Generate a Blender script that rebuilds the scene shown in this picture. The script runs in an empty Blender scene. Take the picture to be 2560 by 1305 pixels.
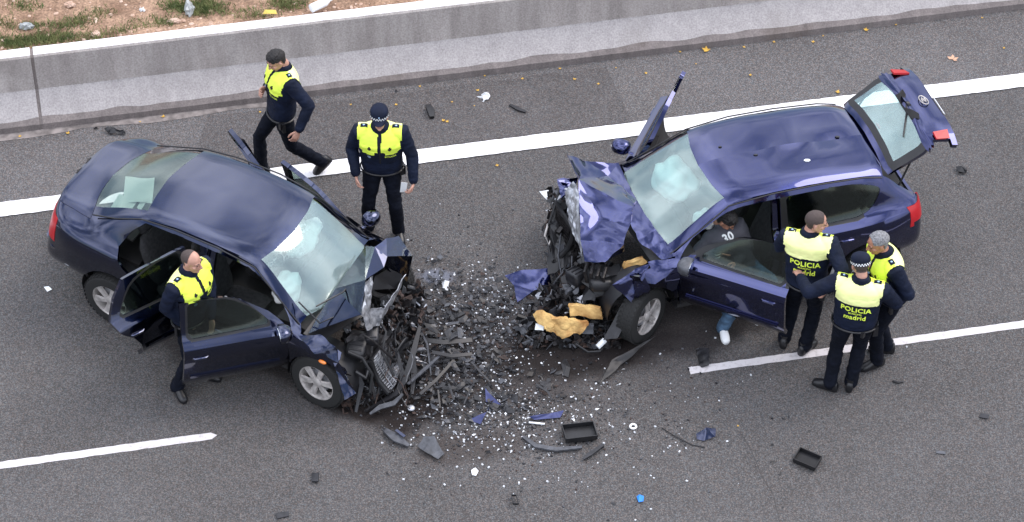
import bpy, bmesh, math, random
import numpy as np
from mathutils import Vector, Matrix, noise
from mathutils.bvhtree import BVHTree
R = math.radians
V = Vector
random.seed(7)
sc = bpy.context.scene
COL = sc.collection

# ---------------------------------------------------------------- camera
F_PX, CAM_D, PITCH, ROLL = 236 * 29.0, 29.0, R(43.5), R(0.1)
CAM = V((0, -CAM_D * math.cos(PITCH), CAM_D * math.sin(PITCH)))
FW = V((0, math.cos(PITCH), -math.sin(PITCH)))
_ri, _up = V((1, 0, 0)), V((0, math.sin(PITCH), math.cos(PITCH)))
RI = math.cos(ROLL) * _ri + math.sin(ROLL) * _up
UP = -math.sin(ROLL) * _ri + math.cos(ROLL) * _up
cd = bpy.data.cameras.new('camera')
co = bpy.data.objects.new('camera', cd); COL.objects.link(co)
M = Matrix((RI, UP, -FW)).transposed().to_4x4(); M.translation = CAM
co.matrix_world = M
cd.sensor_width = 36; cd.lens = F_PX / 2560 * 36
cd.clip_start = 0.5; cd.clip_end = 2000
sc.camera = co

# ---------------------------------------------------------------- light
w = bpy.data.worlds.new('World'); sc.world = w; w.use_nodes = True
nt = w.node_tree; nt.nodes.clear()
SUN_EL, SUN_AZ = 52, 62      # overcast: soft light from the far right
sky = nt.nodes.new('ShaderNodeTexSky'); sky.sky_type = 'NISHITA'; sky.sun_disc = False
sky.sun_elevation = R(SUN_EL); sky.sun_rotation = R(SUN_AZ)
tc = nt.nodes.new('ShaderNodeTexCoord')
cn = nt.nodes.new('ShaderNodeTexNoise'); cn.inputs['Scale'].default_value = 2.3; cn.inputs['Detail'].default_value = 4
cr = nt.nodes.new('ShaderNodeValToRGB'); cr.color_ramp.elements[0].position = .43; cr.color_ramp.elements[1].position = .63; cr.color_ramp.elements[0].color = (.10, .10, .10, 1)
mx = nt.nodes.new('ShaderNodeMix'); mx.data_type = 'RGBA'
# overcast: brighter overhead than at the horizon (CIE overcast sky)
sx_ = nt.nodes.new('ShaderNodeSeparateXYZ'); nt.links.new(tc.outputs['Generated'], sx_.inputs[0])
mz = nt.nodes.new('ShaderNodeMapRange'); mz.inputs[1].default_value = 0; mz.inputs[2].default_value = 1; mz.inputs[3].default_value = .33; mz.inputs[4].default_value = 1
nt.links.new(sx_.outputs['Z'], mz.inputs[0])
cc_ = nt.nodes.new('ShaderNodeMix'); cc_.data_type = 'RGBA'; cc_.inputs[6].default_value = (0, 0, 0, 1); cc_.inputs[7].default_value = (21, 21.5, 23.5, 1)
nt.links.new(mz.outputs[0], cc_.inputs[0]); nt.links.new(cc_.outputs[2], mx.inputs[7])
bgn = nt.nodes.new('ShaderNodeBackground'); bgn.inputs['Strength'].default_value = 0.13
wo = nt.nodes.new('ShaderNodeOutputWorld')
nt.links.new(tc.outputs['Generated'], cn.inputs['Vector']); nt.links.new(cn.outputs['Fac'], cr.inputs['Fac'])
nt.links.new(cr.outputs['Color'], mx.inputs['Factor']); nt.links.new(sky.outputs[0], mx.inputs[6])
nt.links.new(mx.outputs[2], bgn.inputs['Color']); nt.links.new(bgn.outputs[0], wo.inputs[0])
sd = bpy.data.lights.new('sun', 'SUN'); sd.energy = 1.3; sd.angle = R(30); sd.color = (1, .90, .82)
so = bpy.data.objects.new('sun', sd); COL.objects.link(so)
so.rotation_euler = (R(90 - SUN_EL), 0, R(180 - SUN_AZ))
sc.view_settings.view_transform = 'Standard'; sc.view_settings.look = 'None'
sc.view_settings.exposure = 0.45; sc.view_settings.gamma = 1

# ---------------------------------------------------------------- helpers
def at(px, py, z=0.0):
    """point of the place at height z that the photograph shows at (px, py)"""
    d = FW + (px - 1280) / F_PX * RI - (py - 652.5) / F_PX * UP
    t = (z - CAM.z) / d.z
    return CAM + d * t
def proj(p):
    d = V(p) - CAM; zz = d.dot(FW)
    return (1280 + F_PX * d.dot(RI) / zz, 652.5 - F_PX * d.dot(UP) / zz)
def props(o, label=None, cat=None, group=None, kind=None):
    if label: o['label'] = label
    if cat: o['category'] = cat
    if group: o['group'] = group
    if kind: o['kind'] = kind
    return o
def empty(name, loc=(0, 0, 0), rot=None):
    o = bpy.data.objects.new(name, None); COL.objects.link(o)
    o.location = loc; o.empty_display_size = .2
    if rot is not None: o.rotation_euler = rot
    return o
def link(name, me, mats, parent=None, smooth=True, sharp=35):
    o = bpy.data.objects.new(name, me); COL.objects.link(o)
    if not isinstance(mats, (list, tuple)): mats = [mats]
    for m in mats: me.materials.append(m)
    if smooth:
        for p in me.polygons: p.use_smooth = True
        if sharp:
            b = bmesh.new(); b.from_mesh(me); lim = R(sharp)
            for e in b.edges:
                if len(e.link_faces) == 2 and e.calc_face_angle(0) > lim: e.smooth = False
            b.to_mesh(me); b.free()
    if parent: o.parent = parent
    return o
def mk(name, verts, faces, mats, parent=None, smooth=True, fm=None, sharp=35):
    me = bpy.data.meshes.new(name)
    me.from_pydata([tuple(v) for v in verts], [], [tuple(f) for f in faces]); me.update()
    if fm: me.polygons.foreach_set('material_index', fm)
    return link(name, me, mats, parent, smooth, sharp)
class MB:
    """collects verts and faces of one mesh"""
    def __init__(s): s.v = []; s.f = []; s.m = []
    def add(s, vs, fs, m=0):
        b = len(s.v); s.v += [V(x) for x in vs]
        s.f += [tuple(i + b for i in f) for f in fs]; s.m += [m] * len(fs)
    def box(s, c, size, rot=None, m=0, taper=1):
        x, y, z = [k / 2 for k in size]; vs = []
        for sz in (-1, 1):
            t = taper if sz > 0 else 1
            for sx, sy in ((-1, -1), (1, -1), (1, 1), (-1, 1)):
                p = V((sx * x * t, sy * y * t, sz * z))
                if rot is not None: p = rot @ p
                vs.append(p + V(c))
        s.add(vs, [(3, 2, 1, 0), (4, 5, 6, 7), (0, 1, 5, 4), (1, 2, 6, 5), (2, 3, 7, 6), (3, 0, 4, 7)], m)
    def tube(s, pts, rad, n=8, m=0, cap=True, flat=1.0, up=None, round_end=False):
        pts = [V(p) for p in pts]
        if not isinstance(rad, (list, tuple)): rad = [rad] * len(pts)
        rad = list(rad)
        if round_end:
            d0 = (pts[0] - pts[1]).normalized(); d1 = (pts[-1] - pts[-2]).normalized(); r0, r1 = rad[0], rad[-1]
            pts = [pts[0] + d0 * r0 * .97, pts[0] + d0 * r0 * .7] + pts + [pts[-1] + d1 * r1 * .7, pts[-1] + d1 * r1 * .97]
            rad = [r0 * .2, r0 * .7] + rad + [r1 * .7, r1 * .2]
        rings = []; ref = V(up) if up is not None else None
        for i, p in enumerate(pts):
            t = (pts[min(i + 1, len(pts) - 1)] - pts[max(i - 1, 0)]).normalized()
            if ref is None: ref = V((0, 0, 1)) if abs(t.z) < .9 else V((1, 0, 0))
            a = (ref - t * ref.dot(t))
            a = a.normalized() if a.length > 1e-5 else t.orthogonal().normalized()
            b = t.cross(a)
            if up is None: ref = a
            rings.append([p + (a * math.cos(k * 2 * math.pi / n) * flat + b * math.sin(k * 2 * math.pi / n)) * rad[i] for k in range(n)])
        vs = [q for r in rings for q in r]; fs = []
        for i in range(len(rings) - 1):
            for k in range(n):
                fs.append((i * n + k, i * n + (k + 1) % n, (i + 1) * n + (k + 1) % n, (i + 1) * n + k))
        if cap:
            fs.append(tuple(range(n))[::-1]); L = (len(rings) - 1) * n; fs.append(tuple(L + k for k in range(n)))
        s.add(vs, fs, m)
    def rings(s, rings, m=0, cap=True, closed=True):
        n = len(rings[0]); vs = [q for r in rings for q in r]; fs = []
        for i in range(len(rings) - 1):
            for k in range(n if closed else n - 1):
                fs.append((i * n + k, i * n + (k + 1) % n, (i + 1) * n + (k + 1) % n, (i + 1) * n + k))
        if cap:
            fs.append(tuple(range(n))[::-1]); L = (len(rings) - 1) * n; fs.append(tuple(L + k for k in range(n)))
        s.add(vs, fs, m)
    def ell(s, c, r, rot=None, m=0, nu=14, nv=9):
        rg = []
        for j in range(1, nv):
            th = math.pi * j / nv; row = []
            for k in range(nu):
                ph = 2 * math.pi * k / nu
                p = V((r[0] * math.sin(th) * math.cos(ph), r[1] * math.sin(th) * math.sin(ph), -r[2] * math.cos(th)))
                if rot is not None: p = rot @ p
                row.append(p + V(c))
            rg.append(row)
        s.rings(rg, m)
    def plate(s, poly, normal, th, m=0):
        """flat outline with thickness"""
        n = len(poly); nv = V(normal).normalized() * th / 2
        vs = [V(p) - nv for p in poly] + [V(p) + nv for p in poly]
        fs = [tuple(range(n))[::-1], tuple(range(n, 2 * n))] + [(i, (i + 1) % n, n + (i + 1) % n, n + i) for i in range(n)]
        s.add(vs, fs, m)
    def ribbon(s, pts, wid, th, up=(0, 0, 1), m=0):
        """bent strip of rectangular section"""
        pts = [V(p) for p in pts]; rg = []
        if not isinstance(wid, (list, tuple)): wid = [wid] * len(pts)
        for i, p in enumerate(pts):
            t = (pts[min(i + 1, len(pts) - 1)] - pts[max(i - 1, 0)]).normalized()
            sd_ = t.cross(V(up));  sd_ = sd_.normalized() if sd_.length > 1e-4 else t.orthogonal().normalized()
            u = sd_.cross(t).normalized(); w_ = wid[i] / 2
            rg.append([p - sd_ * w_ - u * th / 2, p + sd_ * w_ - u * th / 2, p + sd_ * w_ + u * th / 2, p - sd_ * w_ + u * th / 2])
        s.rings(rg, m)
    def build(s, name, mats, parent=None, smooth=True, sharp=35):
        return mk(name, s.v, s.f, mats, parent, smooth, s.m, sharp)

# ---------------------------------------------------------------- materials
MATS = {}
def nm(name):
    m = bpy.data.materials.new(name); m.use_nodes = True; t = m.node_tree
    return m, t, t.nodes['Principled BSDF'], t.nodes['Material Output']
def mat(name, col, rough=.6, metal=0, spec=.5, coat=0, bump=0, bscale=40, var=0, vscale=6, col2=None, sheen=0, detail=4):
    if name in MATS: return MATS[name]
    m, t, p, o = nm(name); N = t.nodes; L = t.links
    p.inputs['Base Color'].default_value = (*col, 1); p.inputs['Roughness'].default_value = rough
    p.inputs['Metallic'].default_value = metal; p.inputs['Specular IOR Level'].default_value = spec
    p.inputs['Coat Weight'].default_value = coat; p.inputs['Coat Roughness'].default_value = .05
    if sheen: p.inputs['Sheen Weight'].default_value = sheen
    if var or col2 or bump:
        c = N.new('ShaderNodeTexCoord')
    if var or col2:
        n = N.new('ShaderNodeTexNoise'); n.inputs['Scale'].default_value = vscale; n.inputs['Detail'].default_value = detail
        L.new(c.outputs['Object'], n.inputs['Vector'])
        r = N.new('ShaderNodeValToRGB'); r.color_ramp.elements[0].position = .35; r.color_ramp.elements[1].position = .65
        c2 = col2 or tuple(min(1, k * (1 + var)) for k in col); c1 = col if col2 else tuple(k * (1 - var) for k in col)
        r.color_ramp.elements[0].color = (*c1, 1); r.color_ramp.elements[1].color = (*c2, 1)
        L.new(n.outputs['Fac'], r.inputs['Fac']); L.new(r.outputs['Color'], p.inputs['Base Color'])
    if bump:
        n2 = N.new('ShaderNodeTexNoise'); n2.inputs['Scale'].default_value = bscale; n2.inputs['Detail'].default_value = 5
        L.new(c.outputs['Object'], n2.inputs['Vector'])
        b = N.new('ShaderNodeBump'); b.inputs['Strength'].default_value = bump; b.inputs['Distance'].default_value = .01
        L.new(n2.outputs['Fac'], b.inputs['Height']); L.new(b.outputs[0], p.inputs['Normal'])
    MATS[name] = m; return m
def paint_mat(name, col, dust=.25):
    m, t, p, o = nm(name); N = t.nodes; L = t.links
    c = N.new('ShaderNodeTexCoord')
    n = N.new('ShaderNodeTexNoise'); n.inputs['Scale'].default_value = 1.7; n.inputs['Detail'].default_value = 6; n.inputs['Roughness'].default_value = .65
    L.new(c.outputs['Object'], n.inputs['Vector'])
    r = N.new('ShaderNodeMapRange'); r.inputs[1].default_value = .35; r.inputs[2].default_value = .7
    r.inputs[3].default_value = .12; r.inputs[4].default_value = .12 + dust
    L.new(n.outputs['Fac'], r.inputs[0])
    mxx = N.new('ShaderNodeMix'); mxx.data_type = 'RGBA'
    mxx.inputs[6].default_value = (*col, 1); mxx.inputs[7].default_value = (col[0] * 1.3 + .002, col[1] * 1.3 + .003, col[2] * 1.25 + .008, 1)
    L.new(n.outputs['Fac'], mxx.inputs['Factor']); L.new(mxx.outputs[2], p.inputs['Base Color'])
    L.new(r.outputs[0], p.inputs['Roughness'])
    p.inputs['Metallic'].default_value = 1; p.inputs['Coat Weight'].default_value = 1; p.inputs['Coat IOR'].default_value = 1.6
    L.new(r.outputs[0], p.inputs['Roughness'])
    n3 = N.new('ShaderNodeTexNoise'); n3.inputs['Scale'].default_value = 9; L.new(c.outputs['Object'], n3.inputs['Vector'])
    b = N.new('ShaderNodeBump'); b.inputs['Strength'].default_value = .03; b.inputs['Distance'].default_value = .01
    L.new(n3.outputs['Fac'], b.inputs['Height']); L.new(b.outputs[0], p.inputs['Normal'])
    r2 = N.new('ShaderNodeMapRange'); r2.inputs[3].default_value = .02; r2.inputs[4].default_value = .02 + dust * .35
    L.new(n.outputs['Fac'], r2.inputs[0]); L.new(r2.outputs[0], p.inputs['Coat Roughness'])
    MATS[name] = m; return m
def glass_mat(name, tint, gloss=.07, milky=0.0, cracks=False, crack_amt=.5):
    """thin pane: fresnel gloss over tinted see-through, optional frosting and cracks"""
    m, t, p, o = nm(name); N = t.nodes; L = t.links; N.remove(p)
    tr = N.new('ShaderNodeBsdfTransparent'); tr.inputs[0].default_value = (*tint, 1)
    gl = N.new('ShaderNodeBsdfGlossy'); gl.inputs['Roughness'].default_value = .10; gl.inputs[0].default_value = (.95, 1, .98, 1)
    ge = N.new('ShaderNodeNewGeometry'); dt = N.new('ShaderNodeVectorMath'); dt.operation = 'DOT_PRODUCT'
    L.new(ge.outputs['Incoming'], dt.inputs[0]); L.new(ge.outputs['Normal'], dt.inputs[1])
    def mth(op, a, b=None):
        q = N.new('ShaderNodeMath'); q.operation = op
        for i_, v_ in enumerate((a, b)):
            if v_ is None: continue
            if isinstance(v_, (int, float)): q.inputs[i_].default_value = v_
            else: L.new(v_, q.inputs[i_])
        return q.outputs[0]
    sch = mth('ADD', mth('MULTIPLY', mth('POWER', mth('SUBTRACT', 1, mth('ABSOLUTE', dt.outputs['Value'])), 5), .92), gloss)   # Schlick, same from both sides
    m1 = N.new('ShaderNodeMixShader'); L.new(sch, m1.inputs[0]); L.new(tr.outputs[0], m1.inputs[1]); L.new(gl.outputs[0], m1.inputs[2])
    out = m1
    if milky or cracks:
        c = N.new('ShaderNodeTexCoord')
        df = N.new('ShaderNodeBsdfDiffuse'); df.inputs[0].default_value = (.58, .72, .71, 1)
        fac = None
        n = N.new('ShaderNodeTexNoise'); n.inputs['Scale'].default_value = 2.2; n.inputs['Detail'].default_value = 3
        L.new(c.outputs['Object'], n.inputs['Vector'])
        mr = N.new('ShaderNodeMapRange'); mr.inputs[1].default_value = .3; mr.inputs[2].default_value = .75
        mr.inputs[3].default_value = milky * .4; mr.inputs[4].default_value = milky * 1.5
        L.new(n.outputs['Fac'], mr.inputs[0]); fac = mr.outputs[0]
        if cracks:
            vo = N.new('ShaderNodeTexVoronoi'); vo.feature = 'DISTANCE_TO_EDGE'; vo.inputs['Scale'].default_value = 19
            nz = N.new('ShaderNodeTexNoise'); nz.inputs['Scale'].default_value = 3
            L.new(c.outputs['Object'], nz.inputs['Vector'])
            ad = N.new('ShaderNodeVectorMath'); ad.operation = 'MULTIPLY_ADD'; ad.inputs[1].default_value = (.12, .12, .12)
            L.new(nz.outputs['Color'], ad.inputs[0]); L.new(c.outputs['Object'], ad.inputs[2]); L.new(ad.outputs[0], vo.inputs['Vector'])
            lt = N.new('ShaderNodeMath'); lt.operation = 'LESS_THAN'; lt.inputs[1].default_value = .026
            L.new(vo.outputs['Distance'], lt.inputs[0])
            ml = N.new('ShaderNodeMath'); ml.operation = 'MULTIPLY'; ml.inputs[1].default_value = crack_amt
            zn = N.new('ShaderNodeTexNoise'); zn.inputs['Scale'].default_value = 1.6; L.new(c.outputs['Object'], zn.inputs['Vector'])
            zr = N.new('ShaderNodeMapRange'); zr.inputs[1].default_value = .46; zr.inputs[2].default_value = .60; L.new(zn.outputs['Fac'], zr.inputs[0])
            mk_ = N.new('ShaderNodeMath'); mk_.operation = 'MULTIPLY'; L.new(lt.outputs[0], mk_.inputs[0]); L.new(zr.outputs[0], mk_.inputs[1])
            L.new(mk_.outputs[0], ml.inputs[0])
            mm = N.new('ShaderNodeMath'); mm.operation = 'MAXIMUM'; L.new(ml.outputs[0], mm.inputs[0]); L.new(fac, mm.inputs[1]); fac = mm.outputs[0]
        m2 = N.new('ShaderNodeMixShader'); L.new(fac, m2.inputs[0]); L.new(m1.outputs[0], m2.inputs[1]); L.new(df.outputs[0], m2.inputs[2]); out = m2
    L.new(out.outputs[0], o.inputs[0]); MATS[name] = m; return m

bora_paint = paint_mat('dark_blue_paint', (.006, .012, .046), .18)
leon_paint = paint_mat('violet_blue_paint', (.007, .012, .078), .05)
black_plastic = mat('black_plastic', (.012, .012, .014), .45, var=.3)
dark_plastic = mat('dark_grey_plastic', (.017, .017, .020), .42, var=.4, vscale=20)
grey_plastic = mat('grey_plastic', (.065, .068, .078), .45, var=.35, vscale=15)
rubber = mat('rubber', (.014, .014, .014), .8, bump=.3, bscale=60)
alloy = mat('dull_alloy', (.50, .47, .45), .42, metal=.35, var=.25, vscale=14)
steel = mat('torn_steel', (.40, .41, .44), .35, metal=.6, var=.45, vscale=18)
oily = mat('oily_metal', (.020, .018, .019), .4, metal=.4, var=.6, vscale=25, bump=.5, bscale=60)
rusty = mat('rust_brown', (.040, .024, .019), .75, var=.5, vscale=30, bump=.4)
bare_white = mat('bare_white', (.78, .80, .82), .4, var=.1)
airbag_m = mat('airbag_cloth', (.93, .92, .91), .8, bump=.3, bscale=12)
seat_m = mat('seat_cloth', (.035, .034, .037), .9, var=.3, vscale=30)
trim_m = mat('cabin_trim', (.018, .017, .018), .75, var=.3)
red_lens = mat('red_lens', (.42, .008, .014), .3)
amber = mat('amber_lens', (.9, .25, .03), .2, coat=1)
foam_m = mat('yellow_foam', (.30, .14, .04), .9, var=.0, col2=(.78, .52, .20), vscale=6, bump=1, bscale=28, detail=8)
glass_side = glass_mat('side_glass', (.52, .60, .56), .05)
glass_clear = glass_mat('hatch_glass', (.80, .93, .92), .10, milky=.20)
glass_rear = glass_mat('rear_glass', (.72, .79, .75), .08, milky=.04)
glass_ws_b = glass_mat('cracked_windscreen', (.78, .88, .86), .13, milky=.15, cracks=True, crack_amt=.45)
glass_ws_l = glass_mat('windscreen', (.78, .89, .87), .13, milky=.12, cracks=True, crack_amt=.12)
jacket_m = mat('navy_jacket', (.006, .010, .026), .75, spec=.2, var=.25, vscale=9, bump=.35, bscale=35)
trouser_m = mat('navy_trousers', (.0045, .006, .012), .85, spec=.15, var=.25, vscale=9)
vest_m = mat('fluorescent_yellow', (.78, .97, .09), .55, var=.06, vscale=10)
reflect_m = mat('pale_reflective_yellow', (.95, 1.0, .42), .4, var=.04, vscale=12)
skin_m = mat('skin', (.50, .27, .20), .5, var=.08, vscale=25)
skin2_m = mat('tanned_skin', (.42, .20, .13), .5, var=.08, vscale=25)
shoe_m = mat('black_boot', (.012, .012, .014), .35)
eye_m = mat('eye', (.03, .02, .02), .2)
lip_m = mat('lip', (.38, .13, .11), .5)
hair_blk = mat('black_hair', (.010, .008, .008), .55, bump=.8, bscale=120)
hair_brn = mat('cropped_hair', (.07, .05, .045), .7, bump=.8, bscale=160)
hair_gry = mat('grey_hair', (.20, .20, .21), .65, var=.4, vscale=60, bump=.8, bscale=120)
badge_m = mat('badge_silver_blue', (.35, .50, .68), .35, metal=.4)
white_m = mat('white_cloth', (.75, .77, .78), .7)
jean_m = mat('blue_jeans', (.05, .10, .17), .85, var=.35, vscale=14)
greyshirt_m = mat('grey_sweater', (.06, .06, .075), .9, var=.15)
leaf_y = mat('yellow_leaf', (.60, .36, .06), .7, var=.3)
leaf_b = mat('tan_leaf', (.55, .33, .22), .8, var=.2)
dark_m = mat('dark_void', (.010, .009, .009), .9)

# ================================================================ SETTING
YAW = R(11.05)
ED = V((math.cos(YAW), math.sin(YAW), 0)); EN = V((-math.sin(YAW), math.cos(YAW), 0))
def rd(s, c, z=0): return ED * s + EN * c + V((0, 0, z))       # road coordinates: along, across, up
def rc(px, py, z=0):
    p = at(px, py, z); return p.dot(ED), p.dot(EN)

def asphalt(name, base, speck, stain=False, warm=0):
    m, t, p, o = nm(name); N = t.nodes; L = t.links
    c = N.new('ShaderNodeTexCoord')
    def nz(scale, detail=2, rough=.5):
        n = N.new('ShaderNodeTexNoise'); n.inputs['Scale'].default_value = scale; n.inputs['Detail'].default_value = detail
        n.inputs['Roughness'].default_value = rough; L.new(c.outputs['Object'], n.inputs['Vector']); return n
    def ramp(src, a, b, ca=(0, 0, 0, 1), cb=(1, 1, 1, 1)):
        r = N.new('ShaderNodeValToRGB'); r.color_ramp.elements[0].position = a; r.color_ramp.elements[1].position = b
        r.color_ramp.elements[0].color = ca; r.color_ramp.elements[1].color = cb; L.new(src, r.inputs['Fac']); return r
    def mixc(f, a, b, blend='MIX'):
        x = N.new('ShaderNodeMix'); x.data_type = 'RGBA'; x.blend_type = blend
        for s_, v_ in ((0, f), (6, a), (7, b)):
            if hasattr(v_, 'is_linked') or hasattr(v_, 'links'): L.new(v_, x.inputs[s_])
            elif s_ == 0: x.inputs[0].default_value = v_
            else: x.inputs[s_].default_value = v_
        return x.outputs[2]
    big = ramp(nz(.7, 8, .68).outputs['Fac'], .35, .68, (base[0] * .80, base[1] * .78, base[2] * .78, 1), (base[0] * 1.22, base[1] * 1.22, base[2] * 1.25, 1))
    vo = N.new('ShaderNodeTexVoronoi'); vo.inputs['Scale'].default_value = 95; L.new(c.outputs['Object'], vo.inputs['Vector'])
    hs = N.new('ShaderNodeSeparateColor'); L.new(vo.outputs['Color'], hs.inputs[0])
    st = ramp(hs.outputs[0], .30, .95, (base[0] * .45, base[1] * .45, base[2] * .45, 1), (*speck, 1))
    ti = ramp(hs.outputs[1], .0, 1, (1.14, .98, .90, 1), (.88, 1.02, 1.12, 1))
    col = mixc(.45, big.outputs['Color'], st.outputs['Color'])
    col = mixc(.8, col, ti.outputs['Color'], 'MULTIPLY')
    fine = ramp(nz(70, 3, .8).outputs['Fac'], .36, .66, (.68, .68, .68, 1), (1.38, 1.38, 1.38, 1))
    col = mixc(1.0, col, fine.outputs['Color'], 'MULTIPLY')
    rough = .88
    if stain:
        def blob(centre, rx, ry, ang=0):
            mp = N.new('ShaderNodeMapping'); mp.vector_type = 'TEXTURE'
            mp.inputs['Location'].default_value = (centre[0], centre[1], 0); mp.inputs['Rotation'].default_value = (0, 0, ang); mp.inputs['Scale'].default_value = (rx, ry, 1)
            L.new(c.outputs['Object'], mp.inputs['Vector'])
            le = N.new('ShaderNodeVectorMath'); le.operation = 'LENGTH'; L.new(mp.outputs[0], le.inputs[0]); return le.outputs['Value']
        def spill(centre, rx, ry, ang, scale, colr, amt, a=.75, b=1.15):
            nonlocal col
            n = nz(scale, 6, .62)
            ma = N.new('ShaderNodeMath'); ma.operation = 'MULTIPLY_ADD'; ma.inputs[1].default_value = 1.2; L.new(n.outputs['Fac'], ma.inputs[0]); L.new(blob(centre, rx, ry, ang), ma.inputs[2])
            r = N.new('ShaderNodeMapRange'); r.inputs[1].default_value = a + .5; r.inputs[2].default_value = b + .5; r.inputs[3].default_value = amt; r.inputs[4].default_value = 0
            L.new(ma.outputs[0], r.inputs[0]); col = mixc(r.outputs[0], col, (*colr, 1)); return r
        w1, w2, w3 = at(960, 1000), at(1440, 880), at(1180, 900)
        spill(w3, 3.0, 1.35, R(5), 1.1, (.030, .024, .023), .5, .35, 1.15)
        spill(w3, 1.5, .85, R(5), 1.6, (.022, .017, .016), .6, .55, 1.1)
        spill(at(560, 340), .5, .35, 0, 2, (.045, .038, .036), .6)
        s1 = spill(w1, .75, .45, R(-20), 2.6, (.010, .006, .005), .93)
        spill(w2, 1.0, .42, R(10), 2.4, (.010, .007, .006), .92)
        spill(at(1700, 820), 1.5, .45, R(20), 2.0, (.016, .012, .012), .7)
        spill(at(640, 880), 1.5, .42, R(-14), 2.0, (.018, .013, .012), .6)
        spill(at(1090, 690), .22, .12, 0, 5, (.19, .21, .27), .55)
        spill(at(1180, 1120), .6, .25, R(10), 3, (.05, .04, .036), .55)
    L.new(col, p.inputs['Base Color']); p.inputs['Roughness'].default_value = rough; p.inputs['Specular IOR Level'].default_value = .3
    b = N.new('ShaderNodeBump'); b.inputs['Strength'].default_value = .7; b.inputs['Distance'].default_value = .006
    L.new(vo.outputs['Distance'], b.inputs['Height']); L.new(b.outputs[0], p.inputs['Normal'])
    return m
asph = asphalt('asphalt', (.084, .080, .078), (.20, .192, .185), True)
asph2 = asphalt('shoulder_asphalt', (.120, .114, .112), (.235, .225, .218))
asph3 = asphalt('old_patch_asphalt', (.095, .089, .087), (.19, .18, .175))

def sheet(name, pts, m, z=0, th=0):
    o = mk(name, [V((p.x, p.y, z)) for p in pts], [tuple(range(len(pts)))], m, smooth=False)
    return props(o, kind='structure')
g = sheet('ground', [V((-400, -400, 0)), V((400, -400, 0)), V((400, 400, 0)), V((-400, 400, 0))], mat('far_ground', (.07, .06, .055), .9, var=.2, vscale=.2), -.006)
road = sheet('asphalt_road', [rd(-60, -40), rd(60, -40), rd(60, 3.3), rd(-60, 3.3)], asph, 0)
C_UP = sum(rc(x, y)[1] for x, y in ((0, 509), (1580, 308), (2560, 183))) / 3
C_LO = sum(rc(x, y)[1] for x, y in ((0, 544), (1524, 349), (2560, 218.5))) / 3
C_TOE = sum(rc(x, y)[1] for x, y in ((0, 339), (640, 258.6), (1700, 132), (2560, 21))) / 4
shoulder = sheet('road_shoulder', [rd(-60, C_UP + .01), rd(60, C_UP + .01), rd(60, C_TOE + .02), rd(-60, C_TOE + .02)], asph2, .004)
s0, s1 = rc(470, 330)[0], rc(1578, 300)[0]; s2 = rc(1520, 180)[0]
pe = [rd(s0 - .1, C_UP + .02)]
for k in range(9): pe.append(rd(s0 + (s1 - s0) * k / 8 , C_UP + .02))
for k in range(13):
    pe.append(rd(s2 - (s2 - s0 - .25) * k / 12, C_TOE - .10 + random.uniform(-.035, .02)))
sheet('asphalt_patch', pe, asph3, .008)
# gutter strip along the toe of the barrier, broken edge
gp = []
for k in range(30): gp.append(rd(-7 + k * .18 * 1.0, C_TOE - .085 - random.uniform(0, .02) - .03 * math.sin(k * .7)))
for k in range(2): gp.append(rd(-1.7 - 5.4 * k, C_TOE + .01))
sheet('gutter_strip', gp, mat('worn_concrete', (.22, .195, .185), .9, var=.35, vscale=9, bump=.3), .009)

def line_paint(name, worn):
    m, t, p, o = nm(name); N = t.nodes; L = t.links
    c = N.new('ShaderNodeTexCoord'); n = N.new('ShaderNodeTexNoise'); n.inputs['Scale'].default_value = 14; n.inputs['Detail'].default_value = 8; n.inputs['Roughness'].default_value = .75
    L.new(c.outputs['Object'], n.inputs['Vector']); r = N.new('ShaderNodeValToRGB')
    r.color_ramp.elements[0].position = .24 + worn; r.color_ramp.elements[0].color = (.36, .33, .32, 1)
    r.color_ramp.elements[1].position = .42 + worn; r.color_ramp.elements[1].color = (.84, .83, .84, 1) if worn < .05 else (.62, .59, .60, 1)
    L.new(n.outputs['Fac'], r.inputs['Fac']); L.new(r.outputs['Color'], p.inputs['Base Color']); p.inputs['Roughness'].default_value = .6
    return m
def marking(name, s0, s1, clo, cup, m, z, ends=0):
    a, b = [], []; n = int((s1 - s0) / .06)
    for k in range(n + 1):
        s = s0 + (s1 - s0) * k / n
        j = random.uniform(-.004, .004)
        a.append(rd(s, clo + j)); b.append(rd(s, cup + random.uniform(-.004, .004)))
    if ends:
        mid = rd(s1 + .06, (clo + cup) / 2); a.append(mid)
    o = mk(name, [V((p.x, p.y, z)) for p in a + b[::-1]], [tuple(range(len(a) + len(b)))], m, smooth=False)
    return props(o, kind='structure')
marking('edge_line', -14, 14, C_LO, C_UP, line_paint('fresh_white_paint', 0), .012)
lp = line_paint('worn_white_paint', .06)
dc = [rc(x, y) for x, y in ((0, 1164), (525, 1089.5), (1726, 922), (2560, 809.5))]
CD = sum(c for s, c in dc) / 4
marking('lane_line', -9.5, rc(528, 1089)[0], dc[0][1] - .048, dc[0][1] + .048, lp, .004, 1)
marking('lane_line', rc(1722, 923)[0], 9.5, CD - .02 - .05, CD - .02 + .05, lp, .004)
# faint resealed seam in the lane, bottom right
sm = [at(1850, 1080), at(1880, 1130), at(1905, 1190), at(1935, 1240), at(1950, 1310), at(1960, 1330)]
mb = MB(); mb.ribbon([p + V((0, 0, .001)) for p in sm], .006, .003)
props(mb.build('road_seam', mat('tar', (.045, .042, .042), .7)), kind='structure')

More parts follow.
